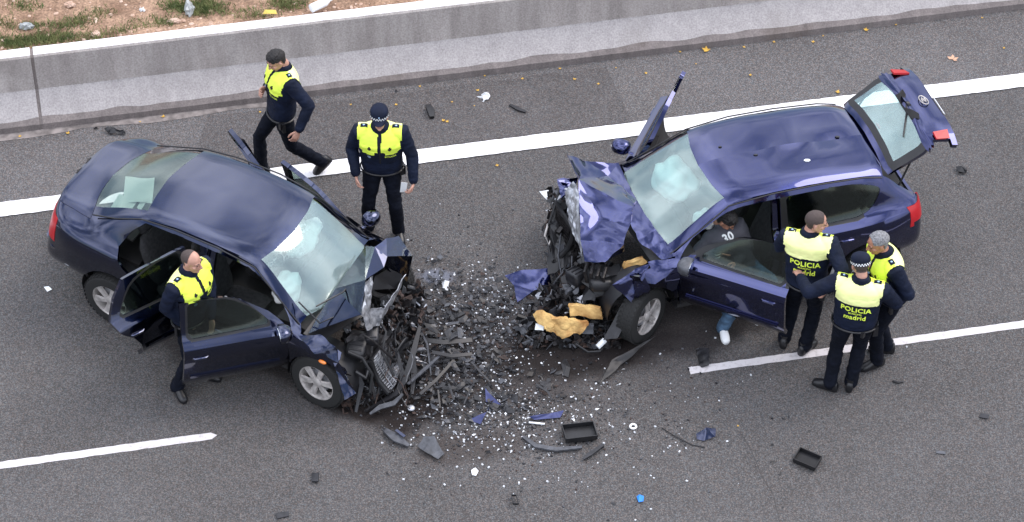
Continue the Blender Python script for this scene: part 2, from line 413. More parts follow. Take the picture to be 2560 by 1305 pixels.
# ---- concrete barrier: two cast lengths with an open joint between them
def concrete(name, a, b, streak=True, dirt=(.16, .135, .12)):
    m, t, p, o = nm(name); N = t.nodes; L = t.links
    c = N.new('ShaderNodeTexCoord'); mp = N.new('ShaderNodeMapping'); mp.inputs['Rotation'].default_value = (0, 0, -YAW); mp.inputs['Scale'].default_value = (3, 3, .35)
    L.new(c.outputs['Object'], mp.inputs['Vector'])
    n = N.new('ShaderNodeTexNoise'); n.inputs['Scale'].default_value = 2.2; n.inputs['Detail'].default_value = 8; n.inputs['Roughness'].default_value = .65
    L.new(mp.outputs[0], n.inputs['Vector']); r = N.new('ShaderNodeValToRGB')
    r.color_ramp.elements[0].position = .33; r.color_ramp.elements[0].color = (*a, 1); r.color_ramp.elements[1].position = .64; r.color_ramp.elements[1].color = (*b, 1)
    L.new(n.outputs['Fac'], r.inputs['Fac'])
    n2 = N.new('ShaderNodeTexNoise'); n2.inputs['Scale'].default_value = 55; n2.inputs['Detail'].default_value = 3; L.new(c.outputs['Object'], n2.inputs['Vector'])
    r2 = N.new('ShaderNodeMapRange'); r2.inputs[1].default_value = .3; r2.inputs[2].default_value = .7; r2.inputs[3].default_value = .8; r2.inputs[4].default_value = 1.2; L.new(n2.outputs['Fac'], r2.inputs[0])
    x = N.new('ShaderNodeMix'); x.data_type = 'RGBA'; x.blend_type = 'MULTIPLY'; x.inputs[0].default_value = 1
    L.new(r.outputs['Color'], x.inputs[6]); L.new(r2.outputs[0], x.inputs[7])
    n3 = N.new('ShaderNodeTexNoise'); n3.inputs['Scale'].default_value = 1.1; n3.inputs['Detail'].default_value = 7; L.new(c.outputs['Object'], n3.inputs['Vector'])
    r3 = N.new('ShaderNodeValToRGB'); r3.color_ramp.elements[0].position = .56; r3.color_ramp.elements[1].position = .74; r3.color_ramp.elements[1].color = (.6, .6, .6, 1); L.new(n3.outputs['Fac'], r3.inputs['Fac'])
    x2 = N.new('ShaderNodeMix'); x2.data_type = 'RGBA'; L.new(r3.outputs['Color'], x2.inputs[0]); L.new(x.outputs[2], x2.inputs[6]); x2.inputs[7].default_value = (*dirt, 1)
    L.new(x2.outputs[2], p.inputs['Base Color']); p.inputs['Roughness'].default_value = .85
    b_ = N.new('ShaderNodeBump'); b_.inputs['Strength'].default_value = .35; b_.inputs['Distance'].default_value = .006; L.new(n2.outputs['Fac'], b_.inputs['Height']); L.new(b_.outputs[0], p.inputs['Normal'])
    return m
con = concrete('barrier_concrete', (.30, .268, .252), (.40, .365, .345), dirt=(.19, .165, .15))
con_lo = concrete('barrier_lower_concrete', (.34, .318, .315), (.41, .385, .38), dirt=(.27, .245, .23))
con_top_lit = concrete('barrier_cap_lit_concrete', (.70, .69, .70), (.82, .81, .82), dirt=(.5, .48, .47))  # brightness of the upward-facing top is put into this lighter colour
con_dirt = concrete('splashed_concrete', (.15, .13, .125), (.23, .20, .19), dirt=(.10, .07, .05))
def barrier(sa, sb, label, inset=0, name='concrete_barrier'):
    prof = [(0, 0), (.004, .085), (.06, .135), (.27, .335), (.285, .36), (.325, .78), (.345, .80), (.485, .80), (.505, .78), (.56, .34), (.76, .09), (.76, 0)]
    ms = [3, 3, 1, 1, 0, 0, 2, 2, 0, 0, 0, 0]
    n = max(2, int((sb - sa) / .12)); vs = []; fs = []; fm = []
    for k in range(n + 1):
        s = sa + (sb - sa) * k / n
        for j, (c, z) in enumerate(prof):
            jz = noise.noise(V((s * 3.1, j * 3.3, 5))) * (.022 if j == 2 else .004 if 0 < j < 11 else 0)
            vs.append(rd(s, C_TOE + c + (jz if j == 2 else 0) + (inset if j < 7 else -inset), max(z + jz - inset, 0)))
    m = len(prof)
    for k in range(n):
        for j in range(m - 1):
            fs.append((k * m + j, (k + 1) * m + j, (k + 1) * m + j + 1, k * m + j + 1)); fm.append(ms[j])
    fs.append(tuple(range(m))); fm.append(0); fs.append(tuple(n * m + j for j in range(m))[::-1]); fm.append(0)
    return props(mk(name, vs, fs, [con, con_lo, con_top_lit, con_dirt] if not inset else [con_dirt] * 4, None, True, fm, 25), label, 'barrier')
sj = rc(95, 250, .35)[0]
barrier(-14, sj - .018, 'short length of grey concrete road barrier left of the open joint')
barrier(sj + .018, 16, 'long grey concrete road barrier with top-lit pale cap running behind both crashed cars')
barrier(sj - .0178, sj + .0178, 'dark dirty joint filler between the two concrete barrier lengths', .012, 'joint_filler')['category'] = 'joint'

# ---- bare earth verge behind the barrier
soil, t, p, o = nm('reddish_soil'); N = t.nodes; L = t.links
c = N.new('ShaderNodeTexCoord')
def _n(s, d=6): 
    n = N.new('ShaderNodeTexNoise'); n.inputs['Scale'].default_value = s; n.inputs['Detail'].default_value = d; L.new(c.outputs['Object'], n.inputs['Vector']); return n
r = N.new('ShaderNodeValToRGB'); e = r.color_ramp.elements
e[0].position = .3; e[0].color = (.17, .10, .062, 1); e[1].position = .7; e[1].color = (.40, .26, .175, 1)
L.new(_n(3.5, 8).outputs['Fac'], r.inputs['Fac'])
r2 = N.new('ShaderNodeMapRange'); r2.inputs[1].default_value = .3; r2.inputs[2].default_value = .7; r2.inputs[3].default_value = .6; r2.inputs[4].default_value = 1.4; L.new(_n(38, 4).outputs['Fac'], r2.inputs[0])
x = N.new('ShaderNodeMix'); x.data_type = 'RGBA'; x.blend_type = 'MULTIPLY'; x.inputs[0].default_value = 1; L.new(r.outputs['Color'], x.inputs[6]); L.new(r2.outputs[0], x.inputs[7])
L.new(x.outputs[2], p.inputs['Base Color']); p.inputs['Roughness'].default_value = .95
b = N.new('ShaderNodeBump'); b.inputs['Strength'].default_value = .9; b.inputs['Distance'].default_value = .03; L.new(_n(22, 6).outputs['Fac'], b.inputs['Height']); L.new(b.outputs[0], p.inputs['Normal'])
def soil_z(s, c): return .70 + .05 * noise.noise(V((s * 1.3, c * 1.3, 0))) + .03 * noise.noise(V((s * 4, c * 4, 3))) + max(0, c - C_TOE - .5) * .02
vs, fs = [], []; NX, NY = 170, 46
for i in range(NX + 1):
    for j in range(NY + 1):
        s = -9 + 18 * i / NX; cc = C_TOE + .52 + 5 * (j / NY) ** 1.2
        vs.append(rd(s, cc, soil_z(s, cc)))
for i in range(NX):
    for j in range(NY): fs.append((i * (NY + 1) + j, (i + 1) * (NY + 1) + j, (i + 1) * (NY + 1) + j + 1, i * (NY + 1) + j + 1))
props(mk('soil_verge', vs, fs, soil), kind='structure')
sheet('far_verge', [rd(-60, C_TOE + 5.2), rd(60, C_TOE + 5.2), rd(60, C_TOE + 60), rd(-60, C_TOE + 60)], soil, .74)
def soil_at(px, py):
    for _ in range(3): q = at(px, py, .72)
    s, c = q.dot(ED), q.dot(EN); return rd(s, max(c, C_TOE + .56), soil_z(s, c))
# grass in ragged clumps
grass_m = mat('grass_blades', (.08, .12, .035), .8, col2=(.22, .23, .09), vscale=9)
mb = MB()
clumps = [(20, 105, 60), (60, 100, 70), (110, 98, 60), (160, 92, 50), (200, 52, 40), (235, 92, 30), (60, 15, 30), (10, 60, 30), (150, 60, 26), (440, 10, 60), (480, 22, 70), (510, 8, 60), (530, 20, 40), (408, 52, 30), (700, 5, 40), (740, 4, 30), (650, 35, 20), (85, 62, 22), (300, 78, 16), (600, 30, 14), (250, 30, 16), (340, 62, 12)]
for (px, py, n) in clumps:
    for k in range(n * 8):
        q = soil_at(px + random.gauss(0, 22), py + random.gauss(0, 8))
        h = random.uniform(.02, .07); a = random.uniform(0, 6.28); wd = random.uniform(.003, .007)
        dx = V((math.cos(a), math.sin(a), 0)); lean = V((random.uniform(-.04, .04), random.uniform(-.04, .04), 0))
        mb.add([q - dx * wd, q + dx * wd, q + lean * .5 + dx * wd * .6 + V((0, 0, h * .6)), q + lean + V((0, 0, h))], [(0, 1, 2, 3)])
props(mb.build('grass', grass_m, smooth=False), kind='stuff')
# stones lying on the soil
mb = MB()
def rock(mb, c, r, m=0):
    b = bmesh.new(); bmesh.ops.create_icosphere(b, subdivisions=1, radius=1)
    sc_ = V((r * random.uniform(.8, 1.3), r * random.uniform(.7, 1.1), r * random.uniform(.4, .7))); rt = Matrix.Rotation(random.uniform(0, 6.28), 3, 'Z')
    vs = [rt @ V((v.co.x * sc_.x * random.uniform(.8, 1.15), v.co.y * sc_.y * random.uniform(.8, 1.15), v.co.z * sc_.z)) + V(c) for v in b.verts]
    mb.add(vs, [[v.index for v in f.verts] for f in b.faces], m); b.free()
for k in range(900):
    s, c = random.uniform(-6.2, 1), C_TOE + .56 + random.random() ** 1.3 * 2.2
    rock(mb, rd(s, c, soil_z(s, c)), random.choice([.008, .012, .012, .018, .03]))
stone_m = mat('pale_stone', (.42, .27, .19), .9, col2=(.62, .47, .38), vscale=5)
props(mb.build('stones', stone_m, smooth=False), kind='stuff')

# ================================================================ CARS
def hermite_grid(P, sub):
    """P: (n, m, 3) control net -> refined along axis 0 (non-uniform Catmull-Rom), returns pts and params"""
    n = len(P); out = []; par = []
    d = np.linalg.norm(P[1:] - P[:-1], axis=2) + 1e-4             # (n-1, m)
    T = np.zeros_like(P)
    for i in range(n):
        if i == 0: T[i] = (P[1] - P[0]) / d[0][:, None]
        elif i == n - 1: T[i] = (P[-1] - P[-2]) / d[-1][:, None]
        else:
            a = (P[i] - P[i - 1]) / d[i - 1][:, None]; b = (P[i + 1] - P[i]) / d[i][:, None]
            wa, wb = d[i][:, None], d[i - 1][:, None]
            T[i] = (a * wa + b * wb) / (wa + wb)
    for i in range(n - 1):
        k = sub[i] if isinstance(sub, (list, tuple)) else sub
        h = d[i][:, None]
        for q in range(k):
            t = q / k; t2, t3 = t * t, t * t * t
            out.append((2 * t3 - 3 * t2 + 1) * P[i] + (t3 - 2 * t2 + t) * h * T[i] * .85 + (-2 * t3 + 3 * t2) * P[i + 1] + (t3 - t2) * h * T[i + 1] * .85)
            par.append(i + t)
    out.append(P[-1]); par.append(n - 1)
    return np.array(out), par

class Shell:
    """one half (side=-1 right, +1 left) of a car body as a cuttable surface; u: station, v: row"""
    def __init__(s, net, side, usub=5, vsub=3):
        P = np.array(net, float)                                   # stations x rows x 3
        Q, us = hermite_grid(P, usub)
        Q2, vs = hermite_grid(np.swapaxes(Q, 0, 1), vsub)
        Q2 = np.swapaxes(Q2, 0, 1)
        s.bm = bmesh.new(); s.side = side
        lu = s.bm.verts.layers.float.new('u'); lv = s.bm.verts.layers.float.new('v'); s.lu, s.lv = lu, lv
        g = []
        for i in range(len(us)):
            row = []
            for j in range(len(vs)):
                p = Q2[i, j]; y = max(p[1], 0)
                if j == len(vs) - 1: y = 0
                v = s.bm.verts.new((p[0], y * side, p[2])); v[lu] = us[i]; v[lv] = vs[j]; row.append(v)
            g.append(row)
        for i in range(len(us) - 1):
            for j in range(len(vs) - 1):
                q = [g[i][j], g[i + 1][j], g[i + 1][j + 1], g[i][j + 1]]
                if side > 0: q = q[::-1]
                s.bm.faces.new(q)
        s.lu, s.lv = lu, lv
    def fu(s, f): return sum(v[s.lu] for v in f.verts) / len(f.verts)
    def fv(s, f): return sum(v[s.lv] for v in f.verts) / len(f.verts)
    def cut(s, poly, ok, axes=(0, 2)):
        a, b = axes; n = len(poly)
        for i in range(n):
            p, q = poly[i], poly[(i + 1) % n]
            x0, x1 = min(p[0], q[0]) - .01, max(p[0], q[0]) + .01; z0, z1 = min(p[1], q[1]) - .01, max(p[1], q[1]) + .01
            fs = []
            for f in s.bm.faces:
                xs = [v.co[a] for v in f.verts]; zs = [v.co[b] for v in f.verts]
                if max(xs) < x0 or min(xs) > x1 or max(zs) < z0 or min(zs) > z1: continue
                if ok(f): fs.append(f)
            if not fs: continue
            ge = set(fs)
            for f in fs: ge.update(f.edges); ge.update(f.verts)
            no = V((0, 0, 0)); no[a] = -(q[1] - p[1]); no[b] = q[0] - p[0]
            co_ = V((0, 0, 0)); co_[a] = p[0]; co_[b] = p[1]
            bmesh.ops.bisect_plane(s.bm, geom=list(ge), dist=.0008, plane_co=co_, plane_no=no.normalized())
def inside(poly, x, z):
    c = False; n = len(poly)
    for i in range(n):
        x1, z1 = poly[i]; x2, z2 = poly[(i + 1) % n]
        if (z1 > z) != (z2 > z) and x < (x2 - x1) * (z - z1) / (z2 - z1) + x1: c = not c
    return c
def smooth_poly(pts, n=2):
    for _ in range(n):
        o = []
        for i in range(len(pts)):
            p, q = pts[i], pts[(i + 1) % len(pts)]
            d = math.dist(p, q); k = min(.25, .05 / d if d > 0 else .25) if _ == 0 else .25
            o.append((p[0] + (q[0] - p[0]) * k, p[1] + (q[1] - p[1]) * k)); o.append((q[0] + (p[0] - q[0]) * k, q[1] + (p[1] - q[1]) * k))
        pts = o
    return pts
def panel(name, shell, faces, mats, parent, th=.02, gap=.003, fn=None, inner=1, out=0.0):
    """faces of a shell as one panel with real thickness; material 0 outside, `inner` for the inside"""
    b = bmesh.new(); vm = {}
    src = list(faces)
    for f in src:
        for v in f.verts:
            if v not in vm: vm[v] = b.verts.new(v.co)
    for f in src:
        try: b.faces.new([vm[v] for v in f.verts])
        except ValueError: pass
    bmesh.ops.remove_doubles(b, verts=b.verts, dist=.0005)
    bmesh.ops.dissolve_degenerate(b, dist=.0004, edges=b.edges)
    b.normal_update()
    if gap:
        mv = {}
        for v in b.verts:
            if v.is_boundary:
                if abs(v.co.y) < 1e-4: continue
                d = V((0, 0, 0))
                for f in v.link_faces: d += (f.calc_center_median() - v.co).normalized()
                d -= v.normal * d.dot(v.normal)
                if d.length > 1e-4: mv[v] = d.normalized() * gap
        for v, d in mv.items(): v.co += d
    if out:
        for v in b.verts: v.co += v.normal * out
    if fn:
        for v in b.verts: v.co = fn(v.co.copy())
        b.normal_update()
    outer = list(b.faces)
    nrm = {v: v.normal.copy() for v in b.verts}
    # inner skin
    cp = {v: b.verts.new(v.co - nrm[v] * th) for v in list(nrm)}
    bd = [e for e in b.edges if e.is_boundary and e.verts[0] in cp and e.verts[1] in cp]
    bl = [(e.verts[0], e.verts[1], e.link_faces[0]) for e in bd if not (abs(e.verts[0].co.y) < 1e-4 and abs(e.verts[1].co.y) < 1e-4 and not fn)]
    for f in outer:
        nf = b.faces.new([cp[v] for v in f.verts][::-1]); nf.material_index = inner
    for v0, v1, f in bl:
        idx = [v for v in f.verts]; i0 = idx.index(v0)
        if idx[(i0 + 1) % len(idx)] == v1: q = (v1, v0, cp[v0], cp[v1])
        else: q = (v0, v1, cp[v1], cp[v0])
        try: nf = b.faces.new(q); nf.material_index = 0 if inner else 0
        except ValueError: pass
    me = bpy.data.meshes.new(name); b.to_mesh(me); b.free()
    return link(name, me, mats, parent, True, 32)
def joined_mirror(name, parts, parent):
    """joins two half panels (meshes) that meet on the centre line into one object"""
    b = bmesh.new()
    for o in parts: b.from_mesh(o.data)
    bmesh.ops.remove_doubles(b, verts=[v for v in b.verts if abs(v.co.y) < .002 or True], dist=.0006)
    me = bpy.data.meshes.new(name); b.to_mesh(me); b.free()
    for m in parts[0].data.materials: me.materials.append(m)
    for o in parts: bpy.data.objects.remove(o)
    o = bpy.data.objects.new(name, me); COL.objects.link(o); o.parent = parent
    return o
def bbox_circle(cx, cz, r, n=26): return [(cx + r * math.cos(2 * math.pi * k / n), cz + r * math.sin(2 * math.pi * k / n)) for k in range(n)]

def wheel(parent, loc, steer=0, tilt=0, spokes=6, rad=.315, wide=.2, side=-1, twin=False, rimr=.205):
    """wheel > rim; axis along local y, outside face towards `side`"""
    mb = MB(); n = 40
    prof = [(-.5, rimr), (-.5, rad * .80), (-.46, rad * .93), (-.36, rad * .99), (-.15, rad), (.15, rad), (.36, rad * .99), (.46, rad * .93), (.5, rad * .80), (.5, rimr)]
    rg = []
    for a in range(n):
        th = 2 * math.pi * a / n; rg.append([V((r_ * math.cos(th), y * wide, r_ * math.sin(th))) for y, r_ in prof])
    vs = [p for q in rg for p in q]; m = len(prof); fs = []
    for a in range(n):
        for k in range(m): fs.append((a * m + k, ((a + 1) % n) * m + k, ((a + 1) % n) * m + (k + 1) % m, a * m + (k + 1) % m))
    mb.add(vs, fs)
    for a in range(n):                                            # tread grooves as raised blocks
        for yy in (-.33, 0, .33):
            th = 2 * math.pi * (a + .25) / n
            mb.box((rad * math.cos(th), yy * wide, rad * math.sin(th)), (.006, wide * .24, .030), Matrix.Rotation(-th, 3, 'Y'))
    ty = mb.build('wheel', rubber, parent, True, 30)
    ty.location = loc; ty.rotation_euler = (tilt, 0, steer)
    mb = MB(); yo = side * wide * .47
    for (y0, r0, y1, r1) in ((0, rimr * 1.02, -.02, rimr * .90),):
        prof2 = [(yo, rimr * 1.03), (yo, rimr * .95), (yo - side * .025, rimr * .90), (yo - side * .15, rimr * .86), (yo - side * .15, rimr * 1.0)]
        rg = []
        for a in range(n):
            th = 2 * math.pi * a / n; rg.append([V((r_ * math.cos(th), y, r_ * math.sin(th))) for y, r_ in prof2])
        vs = [p for q in rg for p in q]; m = len(prof2); fs = []
        for a in range(n):
            for k in range(m - 1): fs.append((a * m + k, ((a + 1) % n) * m + k, ((a + 1) % n) * m + (k + 1) % m, a * m + (k + 1) % m))
        mb.add(vs, fs)
    # dark disc behind
    mb.add([V((rimr * .9 * math.cos(2 * math.pi * a / n), yo - side * .10, rimr * .9 * math.sin(2 * math.pi * a / n))) for a in range(n)], [tuple(range(n))], 1)
    # brake disc
    mb.rings([[V((q * math.cos(2 * math.pi * a / 24), yy, q * math.sin(2 * math.pi * a / 24))) for a in range(24)] for q, yy in ((.02, yo - side * .085), (.13, yo - side * .085), (.13, yo - side * .07), (.02, yo - side * .07))], 2)
    def spoke(th, w0, w1):
        rg = []
        for q, ww, dy in ((.03, w0, -.012), (rimr * .45, (w0 + w1) * .5, -.004), (rimr * .93, w1, -.010)):
            cdir = V((math.cos(th), 0, math.sin(th))); sdir = V((-math.sin(th), 0, math.cos(th))); yv = V((0, side, 0))
            c0 = cdir * q + V((0, yo, 0)) + yv * dy
            rg.append([c0 - sdir * ww - yv * .02, c0 - sdir * ww * .75, c0 + sdir * ww * .75, c0 + sdir * ww - yv * .02])
        mb.rings(rg, 0)
    for k in range(spokes):
        th = 2 * math.pi * (k + .25) / spokes
        if twin: spoke(th - .13, .010, .017); spoke(th + .13, .010, .017)
        else: spoke(th, .022, .040)
    rg = [[V((q * math.cos(2 * math.pi * a / 20), yo + side * dy, q * math.sin(2 * math.pi * a / 20))) for a in range(20)] for q, dy in ((.058, -.03), (.055, -.008), (.03, 0), (.002, .001))]
    mb.rings(rg, 0)
    mb.build('rim', [alloy, dark_m, steel], ty, True, 30)
    return ty

def seat(parent, x, y, rear=False, w=.50):
    mb = MB(); n = 10
    def slab(c0, c1, wd, t0, t1, up):                             # bolstered cushion from c0 to c1
        rg = []
        c0, c1 = V(c0), V(c1); d = (c1 - c0).normalized(); nn = V(up)
        for k in range(7):
            t = k / 6; c = c0.lerp(c1, t); th = (t0 + (t1 - t0) * t) * (1 - .35 * abs(2 * t - 1) ** 6); ww = wd * (1 - .10 * abs(2 * t - 1) ** 5)
            row = []
            for a in range(16):
                an = 2 * math.pi * a / 16; ca, sa = math.cos(an), math.sin(an)
                yy = math.copysign(abs(ca) ** .45, ca) * ww / 2; hh = math.copysign(abs(sa) ** .6, sa) * th
                if sa > 0: hh *= .72 + .38 * abs(yy / (ww / 2)) ** 3
                row.append(c + V((0, yy, 0)) + nn * hh)
            rg.append(row)
        mb.rings(rg)
    slab((x + .27, y, .40), (x - .22, y, .36), w, .07, .08, (0, 0, 1))
    slab((x - .22, y, .42), (x - .40, y, .98), w * .96, .07, .05, (.95, 0, .3))
    s_ = mb.build('seat', seat_m, parent, True, 50)
    for yy in ((y,) if not rear else (y - .35, y + .35)):
        mb = MB(); mb.ell((x - .45, yy, 1.08 if not rear else 1.0), (.055, .13, .085)); mb.tube([(x - .41, yy - .05, .94), (x - .44, yy - .05, 1.04)], .008, 6); mb.tube([(x - .41, yy + .05, .94), (x - .44, yy + .05, 1.04)], .008, 6)
        mb.build('headrest', seat_m, s_, True, 50)
    return s_

def blob_sheet(name, c, sx, sy, sz, m, parent, seed=0, n=26, rot=None):
    """crumpled cloth bag: closed wrinkled flattened ball"""
    b = bmesh.new(); bmesh.ops.create_icosphere(b, subdivisions=4, radius=1)
    for v in b.verts:
        q = v.co.copy(); k = 1 + .35 * noise.noise(q * 1.6 + V((seed, 0, 0))) + .12 * abs(noise.noise(q * 5 + V((0, seed, 0))))
        q = V((q.x * sx * k, q.y * sy * k, q.z * sz * k))
        if rot is not None: q = rot @ q
        v.co = q + V(c)
    me = bpy.data.meshes.new(name); b.to_mesh(me); b.free()
    return link(name, me, m, parent, True, 0)

def transform_fn(hinge, angle, axis, pre=None):
    Mx = Matrix.Translation(V(hinge)) @ Matrix.Rotation(angle, 4, axis) @ Matrix.Translation(-V(hinge))
    return lambda p: Mx @ (pre(p) if pre else p)

def mirror_part(parent, side, fn, base, paint, glass_col=None):
    """door mirror: housing with mirror glass, at `base` (local, closed-door position), moved by fn"""
    bx, by, bz = base
    mb = MB(); rg = []
    for k, (dx, sc_) in enumerate(((.085, .35), (.06, .75), (.02, .97), (-.03, 1.0), (-.05, .94))):
        row = []
        for a in range(16):
            an = 2 * math.pi * a / 16; ca, sa = math.cos(an), math.sin(an)
            row.append(V((bx + dx, by + side * (.125 + math.copysign(abs(ca) ** .7, ca) * .105 * sc_), bz + math.copysign(abs(sa) ** .7, sa) * .075 * sc_)))
        rg.append(row)
    mb.rings([[fn(p) for p in r_] for r_ in rg])
    mb.tube([fn(V((bx, by - side * .02, bz - .045))), fn(V((bx, by + side * .08, bz - .035)))], .022, 8, flat=.6)
    h = mb.build('mirror', paint, parent, True, 45)
    row = [fn(V((bx - .052, by + side * (.125 + math.cos(2 * math.pi * a / 16) * .088), bz + math.sin(2 * math.pi * a / 16) * .06))) for a in range(16)]
    row2 = [fn(V((bx - .056, by + side * (.125 + math.cos(2 * math.pi * a / 16) * .088), bz + math.sin(2 * math.pi * a / 16) * .06))) for a in range(16)]
    return h, (row, row2)
mirror_glass = mat('mirror_glass', (.75, .80, .85), .05, metal=1)

def crumple(p, amt, scale=7, seed=0):
    """sharp folded displacement"""
    q = V(p) * scale + V((seed, seed * 1.7, 0))
    return V(((abs(noise.noise(q)) - .2), noise.noise(q + V((9, 0, 0))), (abs(noise.noise(q + V((0, 7, 0)))) - .2))) * amt

def facets(name, pts, tris, mats, parent, sub=3, amt=.03, scale=6, th=.004, seed=0, bend=None, sharp=24):
    """crumpled sheet metal over hand-set corner points"""
    b = bmesh.new(); vs = [b.verts.new(p) for p in pts]
    for t_ in tris:
        f = b.faces.new([vs[i] for i in t_[:3]] if len(t_) == 3 else [vs[i] for i in t_])
    bmesh.ops.triangulate(b, faces=b.faces)
    for _ in range(sub):
        bmesh.ops.subdivide_edges(b, edges=b.edges, cuts=1, use_grid_fill=True)
    bmesh.ops.triangulate(b, faces=b.faces)
    for v in b.verts: v.co += crumple(v.co, amt, scale, seed) + crumple(v.co, amt * .35, scale * 2.7, seed + 3)
    b.normal_update()
    geom = b.faces[:]
    r_ = bmesh.ops.solidify(b, geom=geom, thickness=th)
    me = bpy.data.meshes.new(name); b.to_mesh(me); b.free()
    return link(name, me, mats, parent, True, sharp)

def junk_mesh(rng, inv, box_fn, n, mats_n, size=(.03, .14)):
    """n bent plates, tubes, blocks and wires scattered by box_fn() -> world point"""
    mb = MB()
    for k in range(n):
        c = inv @ box_fn(); a = V([rng.gauss(0, 1) for _ in range(3)]).normalized(); L_ = rng.uniform(*size); m = rng.choice(mats_n)
        kind = rng.random()
        if kind < .16:
            side_ = a.orthogonal().normalized(); pts = [c - a * L_ * .5, c + side_ * rng.uniform(-.02, .02), c + a * L_ * .5 + side_ * rng.uniform(-.03, .03)]
            mb.ribbon(pts, [rng.uniform(.02, .07) for _ in range(3)], .004, side_, m)
        elif kind < .28:
            side_ = a.orthogonal().normalized(); pts = [c - a * L_, c + side_ * rng.uniform(-.06, .06), c + a * L_ + V((0, 0, -.03))]
            mb.tube(pts, rng.uniform(.004, .012), 6, m)
            mb.m[-1] = m
        elif kind < .60:
            mb.box(c, (rng.uniform(.02, .11), rng.uniform(.02, .08), rng.uniform(.01, .05)), Matrix.Rotation(rng.uniform(0, 3), 3, a), m, rng.uniform(.5, 1))
        else:
            b1 = a.orthogonal().normalized(); b2 = a.cross(b1); pl = [c + (b1 * math.cos(t) + b2 * math.sin(t)) * rng.uniform(.02, .08) for t in (0, 1.1, 2.3, 3.4, 4.6)]
            mb.plate(pl, a, .004, m)
    return mb

def half_stations(rows):
    return rows

def ST(x, y, z):
    x = [x] * 10 if not isinstance(x, (list, tuple)) else list(x)
    return [(x[i], y[i], z[i]) for i in range(10)]

def panel2(name, shell_faces, mats, parent, matfn=None, **kw):
    """panel() with a material chosen per face (outer side)"""
    if matfn is None: return panel(name, None, shell_faces, mats[:2], parent, **kw)
    keyed = {}
    for f in shell_faces: keyed[tuple(round(c, 4) for c in f.calc_center_median())] = matfn(f)
    gap = kw.get('gap', .003)
    o = panel(name, None, shell_faces, mats, parent, **{**kw, 'fn': None, 'out': 0.0, 'gap': 0})
    me = o.data
    for p in me.polygons:
        k = tuple(round(c, 4) for c in p.center)
        if k in keyed: p.material_index = keyed[k]
    fn = kw.get('fn')
    if fn:
        for v in me.vertices: v.co = fn(v.co.copy())
        me.update()
    return o

